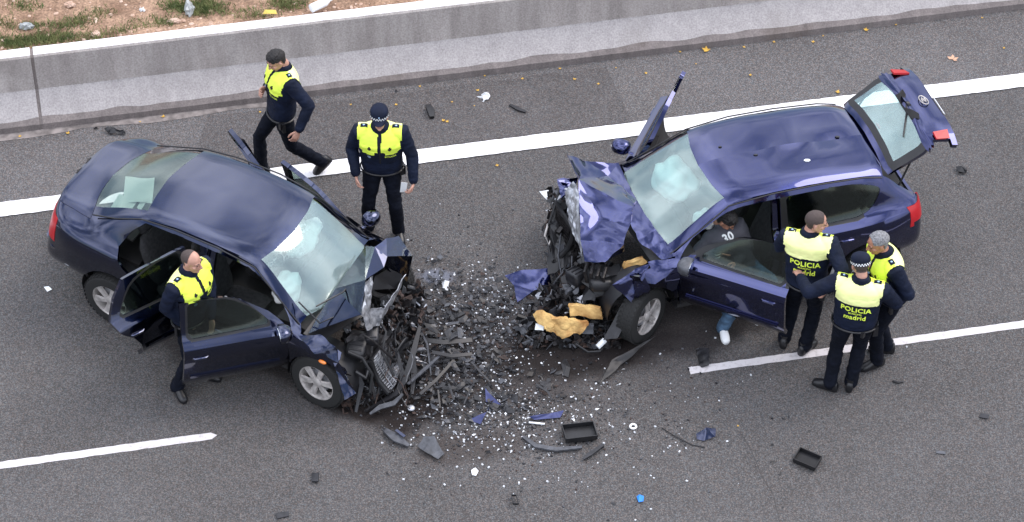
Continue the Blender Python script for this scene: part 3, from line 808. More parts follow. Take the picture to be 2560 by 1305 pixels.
def build_car(spec):
    root = empty(spec['name'], spec['pos'], (0, 0, 0)); root.rotation_euler = (spec['roll'], spec['pitch'], spec['yaw'])
    props(root, spec['label'], 'car')
    bpy.context.view_layer.update()
    M = Matrix.Translation(spec['pos']) @ Matrix.Rotation(spec['yaw'], 4, 'Z') @ Matrix.Rotation(spec['pitch'], 4, 'Y') @ Matrix.Rotation(spec['roll'], 4, 'X')
    INV = M.inverted(); paint = spec['paint']; S = spec
    ux = S['u']                                                  # named stations
    bodies, roofs, wss, rws, lids = [], [], [], [], []
    out = {'root': root, 'M': M, 'INV': INV, 'doors': {}}
    for side in (-1, 1):
        sh = Shell(S['net'], side, S.get('usub', 5), 3)
        sideok = lambda f: sh.fv(f) < 7.0 and sh.fu(f) > ux['tail']
        lowok = lambda f: sh.fv(f) < 5.2
        wf, wr = smooth_poly(S['win_f'], 1), smooth_poly(S['win_r'], 1)
        def grow(poly, d):
            cx = sum(p[0] for p in poly) / len(poly); cz = sum(p[1] for p in poly) / len(poly)
            return [(p[0] + math.copysign(min(d, abs(p[0] - cx)), p[0] - cx) * min(1, abs(p[0] - cx) / .2), p[1] + math.copysign(d, p[1] - cz) * min(1, abs(p[1] - cz) / .1)) for p in poly]
        wft, wrt = grow(wf, .022), grow(wr, .022)
        for poly in (S['door_f'], S['door_r'], wf, wr, wft, wrt): sh.cut(poly, sideok)
        for (cx, cz, r_) in S['arches']: sh.cut(bbox_circle(cx, cz, r_), lowok)
        sh.cut(S['lamp'], lambda f: sh.fv(f) < 6.5)
        if 'pillar' in S: sh.cut([(S['pillar'][0], -1), (S['pillar'][1], -1), (S['pillar'][1], 3), (S['pillar'][0], 3)], sideok)
        sh.bm.normal_update()
        cls = {}
        for f in sh.bm.faces:
            c = f.calc_center_median(); u, v = sh.fu(f), sh.fv(f); k = 'body'; x, z = c.x, c.z
            if v < 5.2 and any(math.hypot(x - a, z - b) < r_ for a, b, r_ in S['arches']): k = 'del'
            elif S['lampfn'](x, c.y, z, u, v): k = 'lamp'
            elif S['hatchfn'](x, abs(c.y), z, u, v): k = 'hatchglass' if S['hatchglassfn'](x, abs(c.y), z, u, v) else 'hatch'
            elif u > ux['cowl'] and v >= S.get('hoodrow', 4.7): k = 'del'
            elif x > S['xfront'][0 if side < 0 else 1]: k = 'del'
            elif v < 6.68 and u > ux['tail'] and inside(S['door_f'], x, z): k = 'gf' if inside(wf, x, z) else 'df'
            elif v < 6.68 and u > ux['tail'] and inside(S['door_r'], x, z): k = 'gr' if inside(wr, x, z) else 'dr'
            elif v < 6.68 and u > ux['tail'] and inside(wr, x, z): k = 'qg'
            elif v > 7.3 and ux['roof_front'] < u < ux['cowl']: k = 'ws'
            elif v > 7.0 and ux['roof_rear'] < u < ux['roof_front']: k = 'roof'
            elif 'rw' in S and v > 7.3 and S['rw'][0] < u < S['rw'][1]: k = 'rw'
            cls.setdefault(k, []).append(f)
        cru = S.get('crush')
        bodyfn = (lambda p, cru=cru, side=side: p + cru(p, side)) if cru else None
        bodies.append(panel('body', None, cls['body'], [paint, trim_m], root, th=.03, gap=0, fn=bodyfn))
        roofs.append(panel('roof', None, cls['roof'], [paint, trim_m], root, th=.02, gap=0, fn=S.get('rooffn'), out=0))
        wss.append(panel('windscreen', None, cls['ws'], [S['ws_mat'], S['ws_mat']], root, th=.005, gap=0, fn=S.get('wsfn')))
        if 'rw' in cls: rws.append(panel('rear_window', None, cls['rw'], [S['rw_mat'], S['rw_mat']], root, th=.005, gap=0))
        if 'hatch' in cls:
            lids.append((panel2(S['hatchname'], cls['hatch'], [paint, trim_m, black_plastic], root, matfn=(lambda f: 2 if sh.fv(f) > 7.0 and 2.0 < sh.fu(f) < 3.76 else 0) if 'hatchmove' in S else None, th=.055 if 'hatchmove' in S else .02, gap=0 if 'hatchmove' in S else .004, fn=S.get('hatchmove')),
                         panel('pane', None, cls['hatchglass'], [glass_clear, glass_clear], root, th=.005, gap=0, fn=S.get('hatchmove')) if 'hatchglass' in cls else None))
        lamp = panel('tail_lamp', None, cls['lamp'], [red_lens, dark_m], root, th=.03, gap=.003, out=.004)
        if 'qg' in cls: panel('quarter_window', None, cls['qg'], [S['side_glass'], S['side_glass']], root, th=.004, gap=.002, out=-.004)
        # B pillar and hinge post stand a little inside the door skins
        pl = [f for k in ('df', 'dr', 'gf', 'gr') for f in cls.get(k, []) if S['pillar'][0] < f.calc_center_median().x < S['pillar'][1]]
        panel('door_pillar', None, pl, [paint, trim_m], root, th=.05, gap=0, out=-.045)
        for tag_, dk, gk, hx in (('f', 'df', 'gf', S['hinge'][0]), ('r', 'dr', 'gr', S['hinge'][1])):
            ang = S['open'][(side, tag_)]
            hy = side * S['hinge_y']; fn = transform_fn((hx, hy, 0), -side * ang, 'Z') if ang else (lambda p: p)
            trim_poly = wft if tag_ == 'f' else wrt
            d = panel2('door', cls[dk], [paint, trim_m, black_plastic], root, matfn=lambda f: 2 if inside(trim_poly, f.calc_center_median().x, f.calc_center_median().z) or (S.get('blackframe') and f.calc_center_median().z > .985) else 0, th=.045, gap=.003, fn=fn)
            panel('pane', None, cls[gk], [S['side_glass'], S['side_glass']], d, th=.004, gap=-.002, fn=fn, out=-.008)
            # handle
            hxx = S['handle'][0 if tag_ == 'f' else 1]; hz = S['handle'][2]; yy = side * S['handle'][3]
            mb = MB(); pts = [fn(V((hxx - .09, yy, hz))), fn(V((hxx - .06, yy + side * .03, hz))), fn(V((hxx + .05, yy + side * .03, hz))), fn(V((hxx + .09, yy, hz)))]
            mb.tube(pts, [.012, .016, .015, .010], 8)
            mb.build('door_handle', paint, d)
            # moulding along the door
            if 'mould' in S:
                x0, x1, zz, my = S['mould'][tag_]; mb = MB()
                mb.ribbon([fn(V((x0 + (x1 - x0) * t / 5, side * (my + .004), zz))) for t in range(6)], .03, .014, fn(V((0, side, 0))) - fn(V((0, 0, 0))))
                mb.build('side_moulding', S['mould_mat'], d)
            # inner armrest and pocket
            mb = MB(); x0, x1 = (hx - .15, hx - .75) if tag_ == 'f' else (hx - .12, hx - .5)
            mb.ribbon([fn(V((x0, side * (S['hinge_y'] - .075), .62))), fn(V(((x0 + x1) / 2, side * (S['hinge_y'] - .09), .60))), fn(V((x1, side * (S['hinge_y'] - .075), .66)))], .07, .06)
            mb.build('armrest', dark_plastic, d)
            if tag_ == 'f':
                mh, gl_ = mirror_part(root, side, fn, (hx - .06, side * (S['hinge_y'] - .03), S['mirror_z']), S['mirror_mat'][0 if side < 0 else 1])
                mh.parent = d
                mb = MB(); mb.rings(list(gl_)); mb.build('mirror_glass', mirror_glass, d, False)
            out['doors'][(side, tag_)] = d
        # wheel well liner
        for (cx, cz, r_) in S['arches'][:1] + S['arches'][1:]:
            if cx > S['xfront'][0 if side < 0 else 1] - .1: continue
            rg = []
            for (yy, rr) in ((side * S['liner'][0], r_ + .02), (side * (S['liner'][0] - .28), r_ + .02)):
                rg.append([V((cx + rr * math.cos(a), yy, max(cz + rr * math.sin(a), .18))) for a in [math.pi * (k / 14) for k in range(-1, 16)]])
            mb = MB(); mb.rings(rg, cap=False, closed=False); mb.add([V((cx, side * (S['liner'][0] - .28), cz))] + rg[1], [(0, k, k + 1) for k in range(1, len(rg[1]))])
            mb.build('wheel_liner', black_plastic, root)
        sh.bm.free()
    def jm(name, parts): 
        if parts: return joined_mirror(name, parts, root)
    out['body'] = jm('body', bodies); out['roof'] = jm('roof', roofs)
    ws = jm('windscreen', wss); out['ws'] = ws
    if rws: jm('rear_window', rws)
    if lids:
        h = jm(S['hatchname'], [a for a, b in lids]); out['hatch'] = h
        if lids[0][1]: p_ = jm('pane', [b for a, b in lids]); p_.parent = h
    # floor, cabin
    mb = MB(); hw = S['hinge_y'] - .09
    mb.box(((S['cab'][0] + S['cab'][1]) / 2, 0, .25), (S['cab'][1] - S['cab'][0], 2 * hw, .05))
    mb.box((S['cab'][0] - .25, 0, .47), (.6, 2 * hw - .25, .40))
    mb.build('floor_pan', trim_m, root)
    mb = MB()                                                     # dashboard
    rg = []
    for yy in np.linspace(-hw + .06, hw - .06, 9):
        cz = S['cowlz'] - .10 - .02 * (yy / hw) ** 2; xx = S['cab'][1] - .02
        rg.append([V((xx + .15, yy, cz - .30)), V((xx - .16, yy, cz - .25)), V((xx - .24, yy, cz - .06)), V((xx - .18, yy, cz + .03)), V((xx + .05, yy, cz + .045)), V((xx + .22, yy, cz + .01))])
    mb.rings(rg); mb.build('dashboard', trim_m, root, True, 50)
    wy = S['driver_y']; mb = MB(); cx, cz = S['cab'][1] - .36, S['cowlz'] - .13
    rot = Matrix.Rotation(R(-62), 3, 'Y')
    mb.tube([V((cx, wy, cz)) + rot @ V((.185 * math.cos(a), .185 * math.sin(a), 0)) for a in [2 * math.pi * k / 28 for k in range(29)]], .014, 8)
    for a in (0, 2.2, 4.1): mb.tube([V((cx, wy, cz)) + rot @ V((.18 * math.cos(a), .18 * math.sin(a), 0)), V((cx, wy, cz)) + rot @ V((0, 0, -.03))], .014, 6)
    mb.build('steering_wheel', trim_m, root, True, 50)
    for yy in (-.36, .36): seat(root, -.02, yy)
    seat(root, S['rear_seat_x'], 0, True, 1.25)
    for (n_, c, sx, sy, sz, sd_) in S['bags']: blob_sheet('airbag', c, sx, sy, sz, airbag_m, root, sd_)
    for (loc, steer, tilt, side) in S['wheels']:
        wheel(root, loc, steer, tilt, S['spokes'], side=side, twin=S.get('twin', False))
    # rubber seal round the windscreen
    return out

# ---------------------------------------------------------------- the saloon on the left
yb = [.60, .70, .80, .835, .835, .745, .66, .60, .30, 0]
bora_net = [
 ST([-2.16, -2.19, -2.21, -2.20, -2.15, -2.12, -2.12, -2.11, -2.11, -2.11], [0] * 10, [.24, .32, .45, .64, .90, 1.00, 1.03, 1.05, 1.055, 1.06]),
 ST([-2.15, -2.18, -2.20, -2.18, -2.13, -2.10, -2.10, -2.10, -2.11, -2.11], [.45, .48, .50, .50, .46, .40, .35, .30, .15, 0], [.24, .32, .45, .64, .90, 1.00, 1.03, 1.05, 1.055, 1.06]),
 ST([-2.05, -2.08, -2.09, -2.06, -2.02, -2.02, -2.03, -2.05, -2.07, -2.075], [.58, .67, .735, .735, .69, .62, .55, .48, .25, 0], [.23, .31, .45, .64, .90, .99, 1.03, 1.055, 1.07, 1.075]),
 ST([-1.85, -1.85, -1.85, -1.85, -1.85, -1.85, -1.85, -1.86, -1.87, -1.88], [.60, .70, .79, .815, .79, .745, .61, .49, .26, 0], [.22, .30, .44, .63, .93, .99, 1.035, 1.07, 1.085, 1.09]),
 ST([-1.62, -1.62, -1.62, -1.62, -1.60, -1.58, -1.60, -1.62, -1.70, -1.73], yb[:4] + [.825, .765, .64, .54, .28, 0], [.20, .27, .42, .63, .93, .985, 1.04, 1.075, 1.10, 1.11]),
 ST([-1.4, -1.4, -1.4, -1.4, -1.38, -1.36, -1.32, -1.28, -1.36, -1.40], yb[:4] + [.83, .745, .645, .56, .29, 0], [.20, .27, .42, .63, .90, .985, 1.13, 1.235, 1.26, 1.265]),
 ST([-1.15, -1.15, -1.15, -1.15, -1.15, -1.14, -1.08, -.98, -1.02, -1.05], yb[:4] + [.835, .75, .655, .565, .30, 0], [.20, .27, .42, .63, .895, .97, 1.18, 1.355, 1.385, 1.395]),
 ST([-.6] * 10, yb[:5] + [.755, .665, .575, .31, 0], [.20, .27, .42, .63, .89, .955, 1.19, 1.40, 1.435, 1.445]),
 ST([-.1] * 10, yb[:5] + [.755, .67, .58, .31, 0], [.20, .27, .42, .63, .885, .945, 1.18, 1.405, 1.445, 1.455]),
 ST([.45, .45, .45, .45, .45, .45, .40, .33, .40, .43], yb[:5] + [.755, .67, .575, .31, 0], [.20, .27, .42, .63, .88, .935, 1.14, 1.345, 1.39, 1.40]),
 ST([.75, .75, .75, .75, .74, .72, .67, .62, .72, .76], yb[:5] + [.755, .69, .63, .33, 0], [.20, .27, .42, .63, .87, .92, 1.02, 1.125, 1.165, 1.175]),
 ST([.97, .97, .97, .97, .96, .95, .92, .90, 1.02, 1.06], yb[:4] + [.83, .755, .71, .675, .35, 0], [.20, .27, .42, .63, .86, .895, .905, .915, .945, .95]),
 ST([1.3] * 10, [.60, .70, .80, .845, .825, .76, .70, .64, .35, 0], [.20, .27, .42, .63, .83, .875, .89, .90, .92, .925]),
 ST([1.62] * 10, [.58, .68, .77, .81, .79, .73, .67, .61, .33, 0], [.20, .27, .42, .62, .78, .83, .85, .86, .88, .885]),
]
def bora_crush(p, side):
    a = max(0, min(1, (p.x - (1.18 if side < 0 else 1.0)) / .4))
    if a <= 0 or p.z < .1: return V((0, 0, 0))
    q = crumple(p, .16 * a, 6, 2); q.x -= .10 * a * a; q.y += -side * .02 * a
    return q
bora = dict(name='saloon_car', label='dark blue saloon car with smashed front and open doors, facing right, cracked windscreen',
    pos=V((-2.6275, -.7643, 0)), yaw=R(-27.3), pitch=R(3.5), roll=0, paint=bora_paint, net=bora_net, usub=4,
    u=dict(tail=2.01, cowl=11.0, roof_front=9.0, roof_rear=6.0), rw=(4.0, 6.0), rw_mat=glass_rear, ws_mat=glass_ws_b,
    door_f=[(.83, .26), (.86, .55), (.84, .90), (.60, 1.14), (.34, 1.36), (.10, 1.43), (-.20, 1.45), (-.21, .9), (-.23, .26)],
    door_r=[(-.235, .26), (-.215, .9), (-.205, 1.45), (-.60, 1.43), (-.92, 1.34), (-1.08, 1.18), (-1.19, .98), (-1.13, .86), (-.99, .72), (-.90, .56), (-.86, .40), (-.85, .26)],
    win_f=[(.70, .955), (.52, 1.14), (.31, 1.285), (.05, 1.335), (-.12, 1.34), (-.15, .955)],
    win_r=[(-.29, .96), (-.27, 1.34), (-.60, 1.325), (-.86, 1.25), (-.98, 1.13), (-1.08, .985)],
    arches=[(-1.2565, .27, .36), (1.20, .34, .36)], xfront=(1.50, 1.15), crush=bora_crush,
    lamp=[(-1.93, .97), (-2.4, .97), (-2.4, .70), (-1.96, .70)],
    lampfn=lambda x, y, z, u, v: v < 6 and .70 < z < .97 and ((u > 2 and x < -1.945) or (u <= 2 and abs(y) > .50)),
    hatchname='boot_lid', hatchfn=lambda x, y, z, u, v: (u < 4.0 and v > 6.4) or (u < 2.0 and z > .70 and y < .50), hatchglassfn=lambda *a: False,
    hinge=(.83, -.235), hinge_y=.82, open={(-1, 'f'): R(45), (-1, 'r'): R(67), (1, 'f'): R(14), (1, 'r'): R(34)},
    pillar=(-.31, -.13), handle=(-.05, -.95, .78, .835), mirror_z=.97, mirror_mat=(bora_paint, bora_paint), side_glass=glass_side,
    mould={'f': (.75, -.16, .50, .825), 'r': (-.28, -.85, .50, .825)}, mould_mat=bora_paint, liner=(.80,), cab=(-1.1, .82), cowlz=.93, driver_y=.36, rear_seat_x=-.66,
    bags=[(0, (.55, -.36, .96), .14, .17, .13, 3), (0, (.36, .28, 1.02), .15, .25, .12, 8)],
    wheels=[((-1.2565, -.775, .255), 0, 0, -1), ((-1.2565, .76, .235), 0, 0, 1), ((1.20, -.78, .375), R(-4), R(-4), -1), ((1.05, .74, .36), R(14), R(-6), 1)],
    spokes=6)
B = build_car(bora)

# ---------------------------------------------------------------- the hatchback on the right
yl = [.62, .72, .82, .86, .865, .785, .70, .62, .31, 0]
leon_net = [
 ST([-1.92, -1.97, -2.0, -1.99, -1.95, -1.90, -1.90, -1.90, -1.92, -1.93], [0] * 10, [.27, .36, .50, .66, .90, 1.00, 1.02, 1.03, 1.035, 1.04]),
 ST([-1.91, -1.96, -1.98, -1.97, -1.93, -1.89, -1.89, -1.89, -1.90, -1.91], [.45, .50, .54, .54, .50, .48, .44, .40, .2, 0], [.27, .36, .50, .66, .90, 1.00, 1.02, 1.03, 1.035, 1.04]),
 ST([-1.82, -1.85, -1.87, -1.86, -1.83, -1.80, -1.80, -1.80, -1.86, -1.89], [.58, .68, .76, .775, .74, .69, .64, .60, .30, 0], [.26, .35, .49, .66, .92, 1.01, 1.03, 1.045, 1.06, 1.065]),
 ST([-1.66, -1.68, -1.68, -1.68, -1.67, -1.66, -1.65, -1.64, -1.70, -1.73], [.60, .70, .80, .825, .80, .735, .67, .60, .31, 0], [.24, .32, .46, .66, .94, 1.01, 1.11, 1.17, 1.20, 1.21]),
 ST([-1.5, -1.5, -1.5, -1.5, -1.48, -1.47, -1.44, -1.44, -1.50, -1.53], yl[:4] + [.835, .755, .675, .585, .30, 0], [.23, .30, .44, .66, .95, 1.01, 1.19, 1.335, 1.375, 1.385]),
 ST([-1.25, -1.25, -1.25, -1.25, -1.25, -1.25, -1.22, -1.20, -1.21, -1.21], yl[:5] + [.765, .68, .59, .305, 0], [.22, .29, .43, .66, .945, 1.00, 1.21, 1.385, 1.42, 1.43]),
 ST([-.7] * 10, yl[:5] + [.775, .69, .60, .31, 0], [.22, .29, .43, .65, .93, .98, 1.21, 1.425, 1.465, 1.475]),
 ST([-.2] * 10, yl[:5] + [.78, .695, .605, .31, 0], [.22, .29, .43, .65, .92, .965, 1.20, 1.43, 1.475, 1.485]),
 ST([.40, .40, .40, .40, .40, .38, .33, .27, .34, .37], yl[:5] + [.78, .695, .60, .31, 0], [.22, .29, .43, .65, .91, .955, 1.17, 1.375, 1.42, 1.43]),
 ST([.72, .72, .72, .72, .70, .68, .64, .60, .70, .74], yl[:5] + [.78, .71, .65, .33, 0], [.22, .29, .43, .65, .90, .945, 1.05, 1.155, 1.195, 1.205]),
 ST([.97, .97, .97, .97, .96, .95, .93, .91, 1.04, 1.08], yl[:4] + [.855, .785, .74, .70, .36, 0], [.22, .29, .43, .65, .89, .925, .94, .955, .98, .985]),
 ST([1.3] * 10, [.62, .72, .82, .87, .85, .78, .72, .66, .35, 0], [.22, .29, .43, .65, .86, .905, .92, .93, .95, .955]),
 ST([1.6] * 10, [.60, .70, .79, .83, .81, .74, .68, .62, .33, 0], [.22, .29, .43, .64, .81, .86, .88, .89, .91, .915]),
]
def leon_crush(p, side):
    a = max(0, min(1, (p.x - .95) / .4))
    if a <= 0 or p.z < .1: return V((0, 0, 0))
    q = crumple(p, .20 * a, 5, 6); q.x -= .12 * a * a
    return q
def leon_dents(p):
    d = 0
    for (cx, cy, rx, ry, an, h) in ((-.35, -.05, .30, .06, .5, -.016), (-.75, .10, .35, .07, .35, -.020), (-.62, -.12, .28, .05, .9, .012), (.0, .22, .25, .05, .2, -.012), (-1.05, -.02, .22, .10, -.4, -.020), (-.95, .28, .25, .05, .3, .011), (-1.05, -.30, .25, .09, .1, -.016), (-.2, .15, .18, .05, -.5, .010)):
        x, y = p.x - cx, p.y - cy; ca, sa = math.cos(an), math.sin(an); u, v = (x * ca + y * sa) / rx, (-x * sa + y * ca) / ry
        d += h * math.exp(-(u * u + v * v))
    p.z += d * .9 + .004 * noise.noise(p * 3.4) + .005 * noise.noise(p * 8); return p
HINGE_X, HINGE_Z = -1.47, 1.375
leon = dict(name='hatchback_car', label='violet blue hatchback car with crushed front and raised tailgate, facing left',
    pos=V((2.213, .012, 0)), yaw=R(198), pitch=R(-1.5), roll=0, paint=leon_paint, net=leon_net, usub=4,
    u=dict(tail=2.01, cowl=10.0, roof_front=8.0, roof_rear=4.0), ws_mat=glass_ws_l, rw_mat=glass_rear,
    door_f=[(.81, .30), (.86, .60), (.83, .93), (.60, 1.15), (.28, 1.39), (.05, 1.46), (-.27, 1.48), (-.29, .9), (-.31, .30)],
    door_r=[(-.315, .30), (-.295, .9), (-.275, 1.48), (-.70, 1.47), (-.98, 1.43), (-1.10, 1.20), (-1.20, 1.0), (-1.12, .86), (-1.0, .70), (-.92, .50), (-.90, .30)],
    win_f=[(.70, .985), (.50, 1.16), (.27, 1.315), (.02, 1.37), (-.19, 1.385), (-.23, .985)],
    win_r=[(-.37, .99), (-.34, 1.385), (-.75, 1.375), (-1.12, 1.34), (-1.36, 1.27), (-1.40, 1.22), (-1.30, 1.06), (-1.15, 1.00)],
    arches=[(-1.289, .34, .36), (1.20, .36, .36)], xfront=(1.25, 1.42), crush=leon_crush, rooffn=leon_dents,
    lamp=[(-1.68, .98), (-1.76, 1.02), (-2.4, 1.0), (-2.4, .80), (-1.80, .80)],
    lampfn=lambda x, y, z, u, v: v < 5.6 and z > .80 and z < .99 and ((u > 2 and x < -1.70 - (.9 - z) * .3) or (u <= 2 and abs(y) > .56)),
    hatchname='tailgate', hatchfn=lambda x, y, z, u, v: (2.0 <= u < 4.0 and v > 6.9) or (u < 2.0 and z > .70 and y < .63),
    hatchglassfn=lambda x, y, z, u, v: v > 7.3 and 2.05 < u < 3.5,
    hatchmove=transform_fn((HINGE_X, 0, HINGE_Z), R(74), 'Y'),
    hinge=(.81, -.315), hinge_y=.85, open={(1, 'f'): R(42), (1, 'r'): 0, (-1, 'f'): R(50), (-1, 'r'): 0},
    pillar=(-.38, -.21), handle=(-.12, -.98, .82, .865), mirror_z=1.0, mirror_mat=(leon_paint, grey_plastic), side_glass=glass_side,
    mould={'f': (.76, -.24, .50, .85), 'r': (-.36, -.88, .50, .85)}, mould_mat=leon_paint, liner=(.82,), cab=(-1.1, .82), cowlz=.96, driver_y=.36, rear_seat_x=-.92,
    bags=[(0, (.50, -.26, 1.05), .22, .28, .15, 3), (0, (.40, .36, 1.0), .12, .12, .10, 5)],
    wheels=[((-1.289, -.78, .30), 0, 0, -1), ((-1.289, .78, .30), 0, 0, 1), ((1.20, .79, .29), R(34), R(4), 1), ((1.12, -.76, .28), R(-14), 0, -1)],
    spokes=5, twin=True, blackframe=True)
L = build_car(leon)

# ================================================================ WRECKED FRONTS
def loc_(car, px, py, z): return car['INV'] @ at(px, py, z)
def sub_root(car, name, mb, mats, sharp=30, smooth=True): return mb.build(name, mats, car['root'], smooth, sharp)
JM = [oily, dark_plastic, steel, rusty, black_plastic, grey_plastic]

# ---- saloon: folded bonnet
P = lambda x, y, z: loc_(B, x, y, z)
facets('bonnet', [P(770, 833, .93), P(838, 722, .97), P(914, 615, .98), P(902, 786, 1.10), P(913, 700, 1.22), P(938, 617, 1.22), P(966, 596, 1.24),
                  P(997, 589, 1.16), P(1032, 640, .96), P(1018, 706, .76), P(968, 640, 1.16), P(960, 668, 1.14)],
       [(0, 3, 1), (1, 3, 4), (1, 4, 2), (2, 4, 5), (4, 11, 5), (5, 11, 10), (5, 10, 6), (6, 10, 7), (7, 10, 8), (10, 9, 8), (10, 11, 9)], bora_paint, B['root'], 3, .008, 6, .006, 4, sharp=12)
facets('bonnet_frame', [P(903, 788, 1.08), P(914, 702, 1.20), P(932, 690, 1.12), P(925, 770, 1.0), P(918, 822, .85), P(960, 772, .92), P(1012, 688, .84), P(1000, 720, .72), P(945, 815, .74)],
       [(0, 1, 2, 3), (0, 3, 4), (3, 5, 8, 4), (5, 6, 7, 8)], steel, B['root'], 3, .035, 9, .006, 8)
facets('bonnet_gap_shade', [P(975, 672, 1.06), P(938, 690, 1.10), P(930, 724, 1.05), P(990, 722, .80), P(1008, 690, .90)],
       [(0, 1, 2, 3), (0, 3, 4)], black_plastic, B['root'], 2, .01, 7, .004, 2)  # black sheet standing in for the shade inside the bonnet's underside opening
facets('cowl_panel', [P(757, 836, .88), P(838, 730, .93), P(916, 622, .95), P(905, 790, .80), P(795, 860, .80)], [(0, 1, 4), (1, 3, 4), (1, 2, 3)], black_plastic, B['root'], 2, .02, 7, .01, 12)
facets('front_fender', [P(742, 836, .93), P(800, 838, .92), P(838, 868, .84), P(848, 905, .70), P(890, 985, .42), P(862, 1002, .36), P(838, 920, .62), P(782, 880, .80)],
       [(0, 1, 7), (1, 2, 7), (2, 3, 6, 7), (3, 4, 5, 6)], bora_paint, B['root'], 3, .022, 7, .006, 21)
mb = MB(); mb.ell(P(806, 905, .66), (.045, .02, .02)); mb.build('side_repeater', amber, B['root'])
# wiper blades
mb = MB(); mb.tube([P(840, 790, .99), P(800, 808, 1.03), P(747, 755, 1.06)], .008, 6); mb.build('wiper', black_plastic, B['root'])
mb = MB(); mb.tube([P(878, 705, 1.02), P(858, 730, 1.05), P(790, 766, 1.10)], .008, 6); mb.build('wiper', black_plastic, B['root'])
rng = random.Random(11)
def bora_box():
    t, u = rng.random(), rng.random()
    # quad in the picture: bonnet edge to the road in front of the car
    a = V((870 + 20 * rng.random(), 840)); x = 860 + 190 * t; y = (800 - 95 * t) + (225 + 20 * t) * u
    z = .80 * (1 - u) ** .8 * rng.uniform(.55, 1.0) * (1 - .35 * t) + .03
    return at(x + rng.uniform(-8, 8), y - 0 * z, z)
o = junk_mesh(rng, B['INV'], bora_box, 1500, [0, 0, 0, 1, 2, 3, 4, 4, 4, 3], (.02, .09)).build('engine_wreckage', JM, B['root'], False); o['kind'] = 'stuff'
# bigger broken pieces one can tell apart
def block(car, name, pts, th, m, seed=0, amt=.02):
    facets(name, [loc_(car, *p) for p in pts], [(0, 1, 2, 3)], m, car['root'], 3, amt, 8, th, seed)
block(B, 'radiator', [(915, 880, .38), (1000, 815, .40), (1010, 900, .10), (920, 975, .06)], .05, black_plastic, 1, .04)
block(B, 'slam_panel', [(860, 845, .70), (930, 820, .72), (985, 850, .50), (900, 905, .50)], .02, oily, 5, .05)
block(B, 'undertray', [(900, 1000, .05), (1040, 930, .06), (1060, 840, .08), (960, 900, .2)], .02, black_plastic, 4, .05)
mb = MB(); mb.ribbon([P(1050, 816, .40), P(1040, 855, .36), P(1027, 905, .30), P(1012, 950, .22), P(990, 985, .14), P(955, 1005, .08), P(912, 1028, .05)], [.03, .05, .06, .06, .06, .05, .02], .02, (0, .3, 1))
mb.build('bumper_bar', black_plastic, B['root'])
mb = MB(); mb.ribbon([P(925, 1035, .05), P(950, 1018, .10), P(985, 1008, .12), P(1008, 985, .18)], [.02, .05, .05, .02], .02, (0, -.4, 1)); mb.build('bumper_trim', grey_plastic, B['root'])
for pts, wd, m in (([(960, 850, .55), (955, 905, .38), (948, 985, .12)], .05, grey_plastic), ([(975, 830, .5), (972, 900, .35), (962, 960, .2)], .035, dark_plastic),
                   ([(1040, 800, .35), (1068, 860, .22), (1078, 938, .1)], .02, grey_plastic), ([(990, 870, .42), (1005, 930, .25), (1002, 990, .1)], .045, dark_plastic),
                   ([(880, 905, .5), (905, 960, .3), (890, 1030, .08)], .05, dark_plastic), ([(1020, 960, .2), (1060, 925, .15), (1110, 880, .1)], .04, grey_plastic),
                   ([(1030, 870, .3), (1035, 930, .15), (1030, 985, .05)], .06, dark_plastic), ([(930, 860, .6), (925, 930, .4), (938, 1000, .12)], .035, oily)):
    mb = MB(); mb.ribbon([P(*q) for q in pts], [wd * .7, wd, wd * .5], .012, (rng.uniform(-.5, .5), -.6, .7)); mb.build('bent_bracket', m, B['root'])
for pts, r_, m in (([(870, 880, .66), (905, 895, .60), (930, 935, .42), (925, 980, .25)], .018, black_plastic), ([(940, 790, .70), (965, 830, .62), (955, 880, .50), (985, 940, .28)], .015, black_plastic),
                   ([(905, 835, .78), (930, 850, .74), (990, 905, .40)], .012, oily), ([(890, 930, .45), (915, 945, .42), (920, 925, .46)], .022, dark_plastic), 
                   ([(970, 720, .80), (1000, 760, .62), (1015, 800, .45)], .006, black_plastic)):
    mb = MB(); mb.tube([P(*q) for q in pts], r_, 8); mb.build('hose', m, B['root'])
mb = MB(); mb.ell(P(1028, 1020, .04), (.04, .04, .022)); mb.build('headlamp_bulb_holder', steel, B['root'])

# ---- hatchback: buckled bonnet
P = lambda x, y, z: loc_(L, x, y, z)
facets('bonnet', [P(1546, 408, 1.04), P(1590, 500, 1.06), P(1640, 575, 1.05), P(1692, 640, 1.0), P(1470, 405, 1.16), P(1418, 388, 1.34), P(1446, 450, 1.22), P(1580, 520, 1.12),
                  P(1448, 520, 1.14), P(1500, 545, 1.06), P(1575, 560, 1.03), P(1450, 600, 1.0), P(1560, 610, 1.0), P(1600, 605, 1.0), P(1655, 650, .95), P(1520, 440, 1.02), P(1462, 655, .84), P(1512, 655, .86), P(1560, 628, .90)],
       [(0, 1, 15), (1, 7, 15), (15, 7, 6), (0, 15, 4), (4, 15, 6), (4, 6, 5), (6, 7, 9, 8), (7, 1, 10), (7, 10, 9), (1, 2, 10), (10, 2, 13), (2, 3, 14, 13), (8, 9, 12, 11), (9, 10, 12), (11, 12, 18, 17, 16)],
       leon_paint, L['root'], 3, .020, 5, .006, 14, sharp=17)
facets('front_fender', [P(1530, 712, .80), P(1590, 672, .92), P(1625, 660, .93), P(1612, 690, .86), P(1578, 755, .60)], [(0, 1, 3), (1, 2, 3), (0, 3, 4)], leon_paint, L['root'], 3, .015, 7, .006, 3)
facets('front_fender', [P(1620, 655, .94), P(1720, 640, .95), P(1748, 660, .88), P(1700, 690, .82), P(1630, 680, .88)], [(0, 1, 2, 3), (0, 3, 4)], leon_paint, L['root'], 3, .018, 8, .006, 5)
